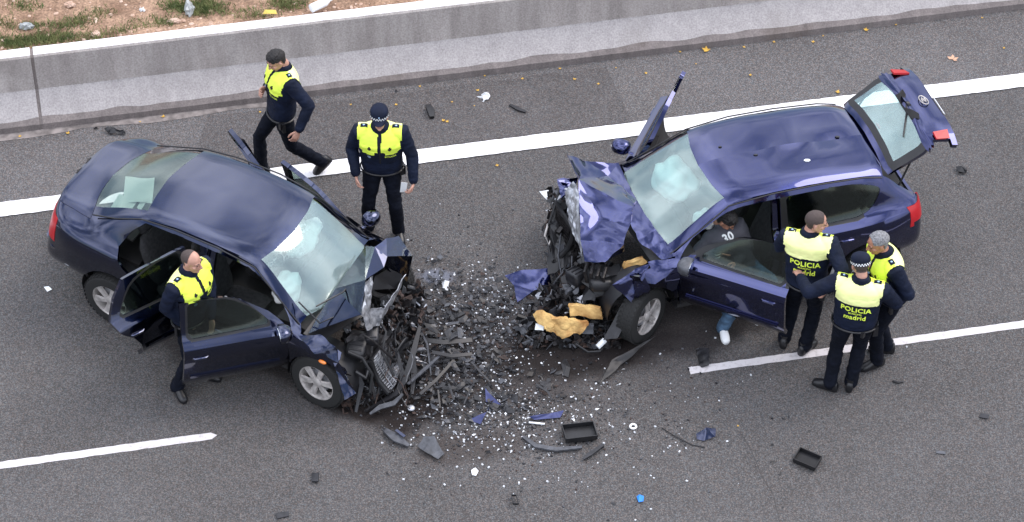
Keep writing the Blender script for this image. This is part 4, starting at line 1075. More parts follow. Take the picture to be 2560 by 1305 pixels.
facets('bonnet_frame', [P(1432, 452, 1.16), P(1446, 470, 1.15), P(1452, 560, 1.05), P(1458, 640, .85), P(1425, 560, .90), P(1412, 480, 1.02)], [(0, 1, 2, 5), (5, 2, 3, 4)], steel, L['root'], 3, .03, 9, .006, 4)
facets('cowl_panel', [P(1546, 412, 1.0), P(1600, 520, 1.0), P(1686, 645, .95), P(1640, 670, .85), P(1560, 560, .85), P(1500, 440, .88)], [(0, 1, 4, 5), (1, 2, 3, 4)], black_plastic, L['root'], 2, .02, 7, .01, 2)
rng = random.Random(5)
def leon_box():
    u, t = rng.random(), rng.random()
    x = 1375 + 120 * t + 60 * u * rng.random() - 40 * (u > .8) ; y = 470 + 300 * u + 20 * t
    z = .85 * (1 - u) + .25 * u * rng.random() + .10
    if t < .3: z *= rng.uniform(.4, 1)
    return at(x, y, z * rng.uniform(.75, 1))
o = junk_mesh(rng, L['INV'], leon_box, 1300, [0, 0, 0, 1, 2, 3, 4, 4, 5], (.02, .10)).build('engine_wreckage', JM, L['root'], False); o['kind'] = 'stuff'
def leon_box2():
    u, t = rng.random(), rng.random(); return at(1300 + 250 * t, 770 + 95 * u, .22 * (1 - u) * rng.random() + .03)
o = junk_mesh(rng, L['INV'], leon_box2, 420, [0, 1, 3, 4, 0, 5], (.03, .12)).build('torn_bumper_debris', JM, L['root'], False); o['kind'] = 'stuff'
block(L, 'engine_block', [(1470, 660, .62), (1590, 665, .66), (1580, 745, .36), (1460, 750, .32)], .2, black_plastic, 3, .07)
block(L, 'radiator', [(1385, 520, .72), (1440, 480, .85), (1440, 660, .45), (1370, 690, .35)], .06, black_plastic, 6, .06)
block(L, 'slam_panel', [(1395, 560, .62), (1420, 540, .75), (1460, 700, .35), (1400, 720, .30)], .03, rusty, 7, .05)
for pts, r_, m in (([(1400, 470, .95), (1385, 520, .80), (1365, 580, .60), (1375, 640, .5)], .012, black_plastic), ([(1405, 560, .7), (1395, 640, .55), (1410, 720, .3), (1440, 765, .2)], .008, grey_plastic),
                   ([(1430, 640, .62), (1428, 700, .45), (1450, 745, .3), (1520, 740, .3)], .008, grey_plastic), ([(1480, 750, .3), (1500, 735, .35), (1540, 748, .3)], .014, oily),
                   ([(1370, 560, .66), (1362, 590, .6), (1372, 612, .55), (1382, 585, .6)], .012, alloy), ([(1440, 860, .10), (1470, 880, .06), (1500, 878, .06), (1512, 862, .07)], .012, black_plastic),
                   ([(1494, 868, .10), (1512, 850, .14)], .030, bare_white), ([(1570, 838, .18), (1590, 815, .22)], .028, bare_white), ([(1455, 700, .4), (1470, 640, .62), (1500, 690, .5)], .007, grey_plastic)):
    mb = MB(); mb.tube([P(*q) for q in pts], r_, 8); mb.build('hose', m, L['root'])
block(L, 'wing_liner', [(1560, 755, .50), (1585, 765, .48), (1545, 845, .22), (1510, 850, .16)], .03, dark_plastic, 3, .012)
facets('sound_insulation', [P(1335, 778, .34), P(1400, 790, .36), P(1470, 800, .32), P(1452, 832, .20), P(1400, 838, .18), P(1362, 820, .22)], [(0, 1, 5), (1, 2, 3, 4), (1, 4, 5)], foam_m, L['root'], 4, .035, 9, .05, 2, sharp=60)
facets('sound_insulation', [P(1424, 758, .42), P(1500, 764, .42), P(1510, 790, .30), P(1424, 783, .32)], [(0, 1, 2, 3)], foam_m, L['root'], 3, .02, 9, .05, 6, sharp=60)
facets('sound_insulation', [P(1545, 690, .66), P(1560, 655, .78), P(1605, 640, .82), P(1618, 652, .78), P(1575, 672, .70)], [(0, 1, 4), (1, 2, 3, 4)], foam_m, L['root'], 3, .02, 9, .05, 8, sharp=60)
block(L, 'headlamp_body', [(1340, 808, .25), (1362, 812, .25), (1360, 826, .2), (1338, 824, .2)], .03, bare_white, 3, .006)
block(L, 'headlamp_body', [(1452, 806, .25), (1485, 808, .25), (1484, 832, .15), (1445, 832, .15)], .04, grey_plastic, 4, .006)
block(L, 'torn_trim', [(1500, 960, .04), (1560, 905, .06), (1640, 840, .14), (1530, 900, .10)], .015, black_plastic, 7, .02)
block(L, 'headlamp_bracket', [(1395, 450, .98), (1440, 445, .96), (1425, 490, .92), (1400, 495, .90)], .03, leon_paint, 5, .04)
mb = MB(); mb.ribbon([P(1695, 650, .95), P(1705, 700, .66), P(1700, 760, .30)], .03, .01, (1, 0, 0)); mb.build('door_check_strap', black_plastic, L['root'])
mb = MB(); mb.ell(P(1666, 712, .62), (.06, .012, .025)); mb.build('side_repeater', bare_white, L['root'])

def core(car, name, c, ax, ay, n, m1, m2):
    """finned radiator core with side tanks, bent in the middle"""
    c, ax, ay = loc_(car, *c), V(ax), V(ay); nn = ax.cross(ay).normalized(); mb = MB()
    bend = lambda u, v: c + ax * u + ay * v + nn * (.05 * math.sin(u * 2.2) - .04 * v * v + .012 * noise.noise(V((u * 5, v * 5, 1))))
    for k in range(n):
        v = -1 + 2 * k / (n - 1); mb.ribbon([bend(u, v) for u in (-1, -.5, 0, .5, 1)], .012, .02, nn, 0)
    for u in (-.66, -.33, 0, .33, .66): mb.ribbon([bend(u, v) for v in (-1, -.3, .3, 1)], .008, .012, nn, 0)
    for u in (-1.06, 1.06): mb.tube([bend(u, v) for v in (-1.05, -.3, .3, 1.05)], .028, 8, 1)
    for v in (-1.05, 1.05): mb.ribbon([bend(u, v) for u in (-1.05, 0, 1.05)], .03, .035, nn, 1)
    mb.build(name, [m1, m2], car['root'], True, 40)
core(B, 'radiator', (965, 905, .34), (.02, .20, .02), (.10, 0, -.17), 15, steel, black_plastic)
core(L, 'radiator', (1405, 575, .66), (.02, .22, .02), (.06, 0, -.16), 14, oily, black_plastic)
def cover(car, name, c, sx, sy, sz, rz, m, ribs=4):
    c = loc_(car, *c); rt = Matrix.Rotation(rz, 3, 'Z') @ Matrix.Rotation(.25, 3, 'X'); mb = MB(); rg = []
    for z, k in ((-1, .9), (-.6, 1), (.5, 1), (.85, .9), (1, .7)):
        rg.append([c + rt @ V((math.copysign(abs(math.cos(a)) ** .4, math.cos(a)) * sx * k, math.copysign(abs(math.sin(a)) ** .4, math.sin(a)) * sy * k, z * sz)) for a in [2 * math.pi * j / 20 for j in range(20)]])
    mb.rings(rg)
    for j in range(ribs): mb.box(c + rt @ V((0, sy * (-.6 + 1.2 * j / (ribs - 1)), sz * 1.02)), (sx * 1.3, sy * .12, sz * .25), rt)
    mb.build(name, m, car['root'], True, 40)
cover(B, 'engine_cover', (893, 862, .62), .10, .15, .06, .3, black_plastic); cover(B, 'battery', (930, 838, .66), .07, .10, .07, .5, dark_plastic, 2)
cover(L, 'engine_cover', (1500, 700, .60), .12, .15, .06, -.2, black_plastic); cover(L, 'air_filter_box', (1440, 690, .52), .08, .10, .07, .4, dark_plastic, 3)
for k in range(4):                                                # intake pipes
    mb = MB(); mb.tube([loc_(L, 1470 + 15 * k, 655 + 5 * k, .74), loc_(L, 1462 + 15 * k, 680 + 5 * k, .72), loc_(L, 1468 + 15 * k, 705 + 5 * k, .60)], .02, 8); mb.build('intake_pipe', oily, L['root'])
mb = MB(); c = loc_(B, 1000, 875, .36)                            # cooling fan ring
mb.tube([c + V((.03 * math.sin(a), .14 * math.cos(a), .14 * math.sin(a))) for a in [2 * math.pi * k / 22 for k in range(20)]], .012, 6)
for a in (0, 1.05, 2.1, 3.1, 4.2, 5.2): mb.ribbon([c, c + V((.02, .07 * math.cos(a), .07 * math.sin(a))), c + V((.03, .13 * math.cos(a), .13 * math.sin(a)))], [.02, .04, .05], .004, (1, 0, .3))
mb.build('cooling_fan', black_plastic, B['root'])
def wiring(car, rg_, a, b, n, zr):
    mb = MB()
    for k in range(n):
        x, y = rg_.uniform(a[0], b[0]), rg_.uniform(a[1], b[1]); u = (y - a[1]) / (b[1] - a[1]); z = zr[0] * (1 - u) + zr[1] * u; pts = []
        for j in range(6):
            pts.append(loc_(car, x, y, max(z, .02))); x += rg_.uniform(-14, 14); y += rg_.uniform(4, 26); z = z - rg_.uniform(.02, .10) + rg_.uniform(0, .04)
        mb.tube(pts, rg_.choice([.003, .004, .006, .009]), 5, rg_.choice([0, 0, 1, 2, 3]))
    o = mb.build('torn_wiring', [black_plastic, grey_plastic, dark_plastic, rusty], car['root'], True, 60); o['kind'] = 'stuff'
wiring(L, random.Random(3), (1375, 500), (1500, 740), 44, (.80, .25)); wiring(B, random.Random(4), (890, 800), (1030, 960), 26, (.72, .18))
# ---- tailgate fittings (moved with the open tailgate), rear seats view, struts
hm = leon['hatchmove']
mb = MB(); mb.tube([hm(V((-1.90, -.02, 1.02))), hm(V((-1.88, .10, 1.07))), hm(V((-1.75, .34, 1.17)))], [.02, .012, .008], 8)
mb.tube([hm(V((-1.90, -.02, 1.00))), hm(V((-1.90, -.02, 1.04)))], .03, 10)
w_ = mb.build('rear_wiper', black_plastic, L['root']); w_.parent = L['hatch']
def ring_badge(name, c, r_, m):
    mb = MB(); n = 28
    mb.tube([hm(V((c[0] - .004, c[1] + r_ * math.cos(a), c[2] + r_ * .7 * math.sin(a)))) for a in [2 * math.pi * k / n for k in range(n + 1)]], .006, 6)
    pts = [(.6, .55), (-.1, .62), (-.6, .3), (-.2, .05), (.3, -.1), (.55, -.35), (.1, -.6), (-.6, -.5)]
    mb.tube([hm(V((c[0] - .006, c[1] + r_ * a * .8, c[2] + r_ * .55 * b))) for a, b in pts], .007, 6)
    o = mb.build(name, m, L['root']); o.parent = L['hatch']
ring_badge('round_badge', (-1.975, 0, .86), .07, alloy)
mb = MB(); ct = [hm(V((x, y, z))) for x, y, z in ((-1.985, -.24, .715), (-1.985, .24, .715), (-2.0, .24, .735), (-2.0, -.24, .735))]
n_ = (ct[1] - ct[0]).cross(ct[3] - ct[0]); mb.plate(ct, n_, .006); o = mb.build('number_plate', bare_white, L['root']); o.parent = L['hatch']
for sy in (-1, 1):
    mb = MB(); pts = [V((-1.962, sy * .47, .80)), V((-1.925, sy * .57, .80)), V((-1.915, sy * .58, .96)), V((-1.935, sy * .49, .97))]
    q = [hm(p) for p in pts]; n_ = (q[1] - q[0]).cross(q[3] - q[0]).normalized()
    if n_.dot(hm(V((-3, 0, .9))) - hm(V((-2, 0, .9)))) < 0: n_ = -n_
    mb.plate([p + n_ * .004 for p in q], n_, .02); o = mb.build('tail_lamp', red_lens, L['root'], True); o.parent = L['hatch']
    mb = MB(); mb.tube([V((-1.62, sy * .60, 1.12)), hm(V((-1.68, sy * .56, 1.12)))], .011, 8); mb.build('gas_strut', black_plastic, L['root'])
mb = MB(); mb.ell(hm(V((-1.62, 0, 1.26))) + V((0, 0, .0)), (.02, .05, .015)); o = mb.build('high_brake_lamp', red_lens, L['root']); o.parent = L['hatch']
mb = MB(); mb.ribbon([V((-1.62, -.50, .80)), V((-1.62, 0, .82)), V((-1.62, .5, .80))], .5, .03, (0, 0, 1)); mb.build('boot_floor', trim_m, L['root'])
mb = MB(); mb.ribbon([V((-1.90, -.55, .66)), V((-1.96, 0, .67)), V((-1.90, .55, .66))], .10, .02, (0, 0, 1)); mb.build('loading_sill', steel, L['root'])
# rear bumper strips and shut lines of the saloon
mb = MB(); mb.ribbon([V((-1.80, -.80, .60)), V((-2.0, -.765, .60)), V((-2.12, -.66, .60)), V((-2.215, -.40, .60)), V((-2.225, 0, .60)), V((-2.215, .40, .60)), V((-2.12, .66, .60)), V((-1.80, .80, .60))], .03, .035, (0, 0, 1)); mb.build('bumper_strip', bora_paint, B['root'])
# papers and tray behind the rear window
mb = MB(); mb.plate([V((-1.55, -.62, 1.0)), V((-1.10, -.62, 1.0)), V((-1.10, .62, 1.0)), V((-1.55, .62, 1.0))], (0, 0, 1), .02); mb.build('parcel_shelf', trim_m, B['root'], False)
for k, (x, y, a) in enumerate(((-1.40, -.30, .15), (-1.44, .02, .5))):
    mb = MB(); rt = Matrix.Rotation(a, 3, 'Z'); rows = []
    for i in range(5): rows.append([V((x, y, 1.018 + k * .004)) + rt @ V(((i - 2) * .075, yy * 1.25, .012 * math.sin(i * 1.3 + yy * 9))) for yy in (-.15, -.05, .05, .15)])
    vs = [p for r_ in rows for p in r_]; mb.add(vs, [(i * 4 + j, (i + 1) * 4 + j, (i + 1) * 4 + j + 1, i * 4 + j + 1) for i in range(4) for j in range(3)])
    o = mb.build('paper_sheet', white_m, None); o.matrix_world = B['M']
    props(o, ('larger' if k == 0 else 'smaller') + ' white paper sheet lying behind the rear window of the left saloon car', 'paper')
# seals round the fixed glass and roof gutters
def seal(car, pts, m=black_plastic, r_=.008, name='window_seal'):
    mb = MB(); mb.tube(pts, r_, 6); mb.build(name, m, car['root'])
for sgn in (-1, 1):
    seal(B, [V((-1.58, sgn * .60, 1.115)), V((-1.30, sgn * .615, 1.215)), V((-1.0, sgn * .60, 1.345)), V((-.6, sgn * .61, 1.405)), V((-.1, sgn * .615, 1.41)), V((.33, sgn * .605, 1.345)), V((.62, sgn * .655, 1.125)), V((.90, sgn * .70, .92))], name='roof_seal')
    seal(L, [V((-1.42, sgn * .61, 1.335)), V((-1.20, sgn * .615, 1.39)), V((-.7, sgn * .625, 1.43)), V((-.2, sgn * .63, 1.435)), V((.27, sgn * .62, 1.38)), V((.60, sgn * .67, 1.16)), V((.91, sgn * .715, .965))], name='roof_seal')
# scratches, crumbs and flakes lying on the roof of the hatchback
RB = BVHTree.FromPolygons([L['M'] @ v.co for v in L['roof'].data.vertices], [tuple(p.vertices) for p in L['roof'].data.polygons])
for k, (px, py, s_, m, nme, lab) in enumerate(((2094, 343, .045, dark_plastic, 'plastic_flake', 'black oval plastic flake on the rear of the hatchback roof'), (1889, 388, .035, dark_plastic, 'plastic_flake', 'thin dark flake in the middle of the dented hatchback roof'),
        (2018, 402, .06, bare_white, 'paper_scrap', 'white scrap lying on the dented roof of the hatchback'), (1800, 368, .03, dark_plastic, 'plastic_flake', 'tiny dark flake near the windscreen end of the hatchback roof'))):
    q = at(px, py, 1.46); hit_ = RB.ray_cast(CAM, (q - CAM).normalized()); q = hit_[0] if hit_[0] is not None else q; s_ *= .55; mb = MB()
    pl = [q + V((math.cos(a) * s_ * (.8 + .4 * random.random()), math.sin(a) * s_ * .6, .006)) for a in (0, 1, 2.1, 3.2, 4.2, 5.2)]
    mb.plate(pl, (0, 0, 1), .01); props(mb.build(nme, m, None, False), lab, 'scrap')

# ================================================================ PEOPLE
def voxel_mesh(mb, voxel, smooth_it=4):
    """overlapping closed shapes -> one continuous skin"""
    me = bpy.data.meshes.new('tmp'); me.from_pydata([tuple(v) for v in mb.v], [], mb.f); me.update()
    o = bpy.data.objects.new('tmp', me); COL.objects.link(o)
    m = o.modifiers.new('r', 'REMESH'); m.mode = 'VOXEL'; m.voxel_size = voxel
    s_ = o.modifiers.new('s', 'SMOOTH'); s_.factor = .6; s_.iterations = smooth_it
    dg = bpy.context.evaluated_depsgraph_get(); ev = o.evaluated_get(dg)
    r_ = bpy.data.meshes.new_from_object(ev); bpy.data.objects.remove(o); bpy.data.meshes.remove(me)
    return r_
def ik(a, c, l1, l2, pole):
    a, c, pole = V(a), V(c), V(pole); d = c - a; L_ = d.length
    if L_ > (l1 + l2) * .995: d = d.normalized() * (l1 + l2) * .995; c = a + d; L_ = d.length
    x = (l1 * l1 - l2 * l2 + L_ * L_) / (2 * L_); h = math.sqrt(max(l1 * l1 - x * x, 0))
    dn = d.normalized(); pp = pole - dn * pole.dot(dn); pp = pp.normalized() if pp.length > 1e-5 else dn.orthogonal().normalized()
    return a + dn * x + pp * h, c
def frame(z, x):
    """rotation whose z axis is z and whose x axis is near x"""
    z = V(z).normalized(); x = V(x); x = (x - z * x.dot(z)).normalized(); y = z.cross(x)
    return Matrix((x, y, z)).transposed()
def hand_mesh(mb, wrist, d, palm_n, side, curl=.5, m=0, sc_=1.0):
    """palm and five bent fingers; d: along the hand, palm_n: out of the palm, side: towards the thumb"""
    d = V(d).normalized(); n = V(palm_n); n = (n - d * n.dot(d)).normalized(); s_ = d.cross(n).normalized()
    if s_.dot(V(side)) < 0: s_ = -s_
    w0 = V(wrist); rg = []
    for t, ww, hh in ((-.03, .024, .020), (0, .026, .019), (.03, .037, .016), (.065, .042, .015), (.09, .040, .013), (.097, .034, .008)):
        c = w0 + d * t * sc_
        rg.append([c + (s_ * math.cos(a) * ww + n * math.sin(a) * hh) * sc_ for a in [2 * math.pi * k / 12 for k in range(12)]])
    mb.rings(rg, m)
    for k, (off, l_, r_) in enumerate(((.030, .072, .0092), (.010, .080, .0095), (-.010, .074, .0090), (-.029, .058, .0082))):
        p = w0 + (d * .085 + s_ * off) * sc_; pts = [p]; ang = 0
        for q, fr in enumerate((.45, .32, .23)):
            ang += curl * (.75, 1.0, .8)[q]
            p = p + (d * math.cos(ang) + n * math.sin(ang) + s_ * off * .6) * l_ * fr * sc_; pts.append(p)
        mb.tube(pts, [r_ * sc_, r_ * sc_, r_ * .93 * sc_, r_ * .78 * sc_], 8, m, round_end=True)
    p = w0 + (d * .022 + s_ * .028) * sc_; pts = [p, p + (d * .026 + s_ * .024 + n * .010) * sc_, p + (d * .054 + s_ * .034 + n * .022) * sc_, p + (d * .078 + s_ * .032 + n * .032) * sc_]
    mb.tube(pts, [.014 * sc_, .012 * sc_, .0105 * sc_, .009 * sc_], 8, m, round_end=True)
_head_cache = {}
def head_mesh():
    if 'h' in _head_cache: return _head_cache['h']
    mb = MB()
    mb.ell((0, -.012, .030), (.076, .097, .086), None, 0, 24, 16); mb.ell((0, .020, -.025), (.062, .070, .088), None, 0, 20, 14)
    mb.ell((0, .040, -.082), (.043, .042, .032), None, 0, 16, 10); mb.ell((0, .072, -.098), (.020, .018, .016), None, 0, 12, 8)
    mb.tube([(0, .085, .022), (0, .101, -.004), (0, .112, -.026)], [.009, .010, .014], 10, round_end=True)
    mb.ell((.011, .100, -.030), (.009, .010, .007)); mb.ell((-.011, .100, -.030), (.009, .010, .007))
    mb.ell((.028, .078, .026), (.026, .013, .009)); mb.ell((-.028, .078, .026), (.026, .013, .009))
    mb.ell((.042, .058, -.020), (.022, .022, .018)); mb.ell((-.042, .058, -.020), (.022, .022, .018))
    mb.ell((0, .088, -.056), (.023, .010, .006)); mb.ell((0, .086, -.066), (.019, .010, .006))
    for s_ in (-1, 1):
        mb.ell((s_ * .077, -.008, -.008), (.010, .020, .032), Matrix.Rotation(s_ * .35, 3, 'Z')); mb.ell((s_ * .072, .004, -.030), (.008, .010, .014))
    mb.tube([(0, -.022, -.05), (0, -.030, -.11)], [.054, .052], 18, round_end=True)
    me = voxel_mesh(mb, .0048, 3)
    vs = [v.co.copy() for v in me.vertices]; fs = [tuple(p.vertices) for p in me.polygons]; bpy.data.meshes.remove(me)
    _head_cache['h'] = (vs, fs); return vs, fs

def text_mesh(s_, size, bold=.0):
    cu = bpy.data.curves.new('t', 'FONT'); cu.body = s_; cu.size = size; cu.offset = bold * size; cu.align_x = 'CENTER'; cu.resolution_u = 3; cu.space_character = 1.06
    o = bpy.data.objects.new('t', cu); COL.objects.link(o); dg = bpy.context.evaluated_depsgraph_get()
    me = bpy.data.meshes.new_from_object(o.evaluated_get(dg)); bpy.data.objects.remove(o)
    b = bmesh.new(); b.from_mesh(me); bpy.data.meshes.remove(me)
    bmesh.ops.triangulate(b, faces=b.faces); bmesh.ops.subdivide_edges(b, edges=[e for e in b.edges if e.calc_length() > size * .2], cuts=2); bmesh.ops.triangulate(b, faces=b.faces)
    vs = [v.co.copy() for v in b.verts]; fs = [tuple(v.index for v in f.verts) for f in b.faces]; b.free(); return vs, fs

def person(spec):
    """builds one figure from a pose given in its own frame: (forward, left, up) metres from the feet point"""
    S = spec; base = V(S['base']); yaw = S['yaw']; H = S.get('h', 1.82) / 1.82
    f0 = V((math.cos(yaw), math.sin(yaw), 0)); l0 = V((-math.sin(yaw), math.cos(yaw), 0)); u0 = V((0, 0, 1))
    root = empty('person', base); props(root, S['label'], 'person')
    def W(p): return (f0 * p[0] + l0 * p[1] + u0 * p[2]) * H      # relative to base
    def A(p):                                                     # pose entry: tuple in own frame or ('px', x, y, z)
        return (at(p[1], p[2], p[3]) - base) if p[0] == 'px' else W(p)
    pel = A(S.get('pelvis', (0, 0, .97))); neck = A(S.get('neck', (.0, 0, 1.51)))
    tw = S.get('twist', 0); hipl = (l0 * math.cos(S.get('hiptwist', 0)) - f0 * math.sin(S.get('hiptwist', 0)))
    up = (neck - pel).normalized()
    shl = (l0 * math.cos(tw) - f0 * math.sin(tw)); shl = (shl - up * shl.dot(up)).normalized(); shl = (shl + up * S.get('shroll', 0)).normalized()
    chf = shl.cross(up).normalized()                              # chest forward (left x up)
    hpf = hipl.cross(u0).normalized()
    hw = .092 * H; sw = S.get('sw', .212) * H
    hip = {1: pel + hipl * hw - u0 * .02, -1: pel - hipl * hw - u0 * .02}
    sho = {1: neck + shl * sw - up * .055 * H, -1: neck - shl * sw - up * .055 * H}
    kn, an, el, ha = {}, {}, {}, {}
    for sd_ in (1, -1):
        k = 'L' if sd_ > 0 else 'R'
        an[sd_] = A(S['ankle' + k]); pole = W(S.get('knee' + k, (1, sd_ * .12, 0)))
        kn[sd_], an[sd_] = ik(hip[sd_], an[sd_], .45 * H, .44 * H, pole)
        h_ = A(S['wrist' + k]); pole = W(S.get('elbow' + k, (-1, sd_ * .5, -.2)))
        el[sd_], ha[sd_] = ik(sho[sd_], h_, .30 * H, .27 * H, pole)
    # ---- body volume
    mb = MB(); civil = S.get('civil', False)
    fat = S.get('fat', 1.0)
    tor = [(-.16, .105, .090, 0), (-.07, .178, .130, 0), (.02, .196, .142, 0), (.16, .200, .142, 0), (.34, .200, .142, .0), (.54, .212, .150, .01), (.74, .226, .152, .012), (.88, .230, .136, .0), (.95, .195, .110, -.005), (1.0, .125, .088, -.01), (1.06, .072, .072, -.005)]
    rg = []; sp = neck - pel
    for t, a_, b_, fo in tor:
        tt = max(0, min(1, t)); lx = hipl.lerp(shl, tt).normalized(); fx = hpf.lerp(chf, tt).normalized(); c = pel + sp * t + fx * fo * H
        fb = fat if t < .8 else 1
        rg.append([c + lx * math.copysign(abs(math.cos(a)) ** .85, math.cos(a)) * a_ * H * (1 + (fb - 1) * .6) + fx * math.copysign(abs(math.sin(a)) ** .85, math.sin(a)) * b_ * H * fb for a in [2 * math.pi * k / 28 for k in range(28)]])
    mb.rings(rg)
    segs = []
    for sd_ in (1, -1):
        s_, e_, w_ = sho[sd_], el[sd_], ha[sd_]
        inn = s_ - shl * sd_ * .07 * H
        mb.tube([inn, s_, s_.lerp(e_, .35), s_.lerp(e_, .8), e_], [.080 * H, .086 * H, .074 * H, .066 * H, .064 * H], 16, round_end=True)
        mb.tube([s_.lerp(e_, .85), e_, e_.lerp(w_, .4), e_.lerp(w_, .85), w_], [.064 * H, .065 * H, .058 * H, .050 * H, .047 * H], 16, round_end=True)
        hp, k_, a_ = hip[sd_], kn[sd_], an[sd_]
        mb.tube([hp + u0 * .04, hp.lerp(k_, .25), hp.lerp(k_, .75), k_], [.098 * H, .098 * H, .078 * H, .070 * H], 18, round_end=True)
        mb.tube([hp.lerp(k_, .88), k_, k_.lerp(a_, .3), k_.lerp(a_, .8), a_ + (a_ - k_).normalized() * .015], [.072 * H, .070 * H, .073 * H, .065 * H, .070 * H], 18, round_end=True)
        segs += [('arm', s_, e_, .066), ('arm', e_, w_, .05), ('leg', hp, k_, .085), ('leg', k_, a_, .068)]
    mb.tube([neck - up * .08, neck + up * .068 * H], [.088 * H, .076 * H], 18)     # collar
    me = voxel_mesh(mb, .0105, 4)
    vs = [v.co.copy() for v in me.vertices]; fs = [tuple(p.vertices) for p in me.polygons]; bpy.data.meshes.remove(me)
    def segd(p, a, b):
        ab = b - a; t = max(0, min(1, (p - a).dot(ab) / ab.length_squared)); return (p - a - ab * t).length, t
    # cloth folds: strongest at elbows, knees, hem
    b = bmesh.new(); bv = [b.verts.new(v) for v in vs]
    for f in fs: b.faces.new([bv[i] for i in f])
    b.normal_update(); seed = S.get('seed', 1) * 7.3
    cls = []
    for v in b.verts:
        p = v.co.copy(); best = ('torso', 1e9, 0)
        for nm_, a, c, r_ in segs:
            d, t = segd(p, a, c); q = d / r_
            if q < best[1]: best = (nm_, q, t)
        tt = (p - pel).dot(up) / sp.length; tl = abs((p - neck).dot(shl))
        intor = -.1 < tt < 1.1 and tl < .215 * H
        if intor and best[0] == 'arm' and best[1] > .9 or (intor and tt > .72 and tl < .20 * H): best = ('torso', best[1], best[2])
        if best[0] == 'leg' and tt > -.02: best = ('torso', 0, 0)
        cls.append((best[0], tt, tl, (p - pel).dot(hpf)))
        wr = noise.noise(V((p.x * 9, p.y * 9, p.z * 17 + seed))) * .007 + abs(noise.noise(V((p.x * 15 + seed, p.y * 15, p.z * 34)))) * -.008
        low = 1.3 if best[0] == 'leg' else 1.0
        if tt > .8 and best[0] == 'torso': low = .35
        v.co = p + v.normal * wr * low
    b.normal_update()
    vs = [v.co.copy() for v in b.verts]; nr = [v.normal.copy() for v in b.verts]; b.free()
    HEM = S.get('hem', -.05)
    def fcls(f):
        n = {'torso': 0, 'arm': 0, 'leg': 0}
        for i in f: n[cls[i][0]] += 1
        k = max(n, key=n.get); tt = sum(cls[i][1] for i in f) / len(f); return k, tt
    jf, tf = [], []; FM = []
    for f in fs:
        k, tt = fcls(f)
        if k == 'leg' or (k == 'torso' and tt < HEM): FM.append(1); tf.append(f)
        else: FM.append(0); jf.append(f)
    jm_, tm_ = S.get('top', jacket_m), S.get('legs', trouser_m)
    # head, hands and boots join the same body mesh
    hs, hf = head_mesh(); hd = S.get('head', {}); hy = hd.get('yaw', 0); hp_ = hd.get('pitch', 0); hr = hd.get('roll', 0)
    HB = Matrix((l0 * -1, f0, u0)).transposed()                   # columns: right, forward, up
    HR = HB @ Matrix.Rotation(hy, 3, 'Z') @ Matrix.Rotation(hp_, 3, 'X') @ Matrix.Rotation(hr, 3, 'Y')
    hs_ = 1.03 * H; hc = neck + up * .085 * H + (HR @ V((0, 0, 1))) * .088 * H + (HR @ V((0, 1, 0))) * .035 * H
    def HW(p): return hc + HR @ V(p) * hs_
    body = MB(); body.v = list(vs); body.f = list(fs); body.m = list(FM)
    body.add([HW(p) for p in hs], hf, 2)
    nk = neck.lerp(HW((0, -.026, -.09)), .5)
    body.tube([neck - up * .02, nk, HW((0, -.026, -.07))], [.056 * H, .055 * H, .054 * H], 18, 2)
    for sx in (-1, 1):
        body.ell(HW((sx * .030, .080, .008)), (.013 * hs_, .007 * hs_, .0065 * hs_), HR, 3, 10, 6)
    lipm = MB()
    for sd_ in (1, -1):
        k = 'L' if sd_ > 0 else 'R'; hs2 = S.get('hand' + k, {})
        d = A(hs2['dir']) if 'dir' in hs2 else (ha[sd_] - el[sd_]); pn = W(hs2.get('palm', (0, -sd_, 0))); th = W(hs2.get('thumb', (1, 0, 0)))
        if hs2.get('hidden'): continue
        hand_mesh(body, ha[sd_] + (ha[sd_] - el[sd_]).normalized() * .03, d, pn, th, hs2.get('curl', .45), 2, H)
    o = body.build('body', [jm_, tm_, S.get('skin', skin_m), eye_m], root, True, 0)
    # jacket and trousers as their own layers
    def layer(name, faces, off, m, flare=0, kid=root):
        idx = {}; lv = []
        for f in faces:
            for i in f:
                if i not in idx: idx[i] = len(lv); lv.append(vs[i] + nr[i] * off)
        lf = [tuple(idx[i] for i in f) for f in faces]
        me = bpy.data.meshes.new(name); me.from_pydata([tuple(v) for v in lv], [], lf); me.update()
        q = bmesh.new(); q.from_mesh(me)
        # keep only big islands, so no stray flakes
        bmesh.ops.smooth_vert(q, verts=[v for v in q.verts if v.is_boundary], factor=.5, use_axis_x=True, use_axis_y=True, use_axis_z=True)
        q.to_mesh(me); q.free()
        ob = link(name, me, m, kid, True, 0)
        return ob
    jk = layer('jacket' if not civil else 'sweater', jf, .006, jm_); 
    layer('trousers', tf, .003, tm_)
    # shoes
    for sd_ in (1, -1):
        k = 'L' if sd_ > 0 else 'R'; td = W(S.get('toe' + k, (1, sd_ * .25, 0))).normalized(); a_ = an[sd_]
        sole_up = W(S['soleup' + k]).normalized() if 'soleup' + k in S else u0
        F = frame(sole_up, td); mb = MB(); rg = []
        for t, wd, hh, zc in ((-.085, .028, .035, -.045), (-.075, .038, .055, -.035), (-.02, .042, .075, -.025), (.05, .046, .058, -.048), (.11, .050, .042, -.060), (.155, .044, .034, -.066), (.178, .026, .022, -.072)):
            rg.append([a_ + F @ (V((t, math.copysign(abs(math.cos(q)) ** .7, math.cos(q)) * wd, zc + (math.sin(q) * hh if math.sin(q) > 0 else max(math.sin(q) * hh * 1.3, -.095 - zc)))) * H) for q in [2 * math.pi * j / 16 for j in range(16)]])
        mb.rings(rg); mb.tube([a_ + F @ V((-.02, 0, -.02)), a_ + F @ V((-.02, 0, .06))], .045 * H, 14)
        mb.build('shoe', S.get('shoe', shoe_m), root, True, 60)
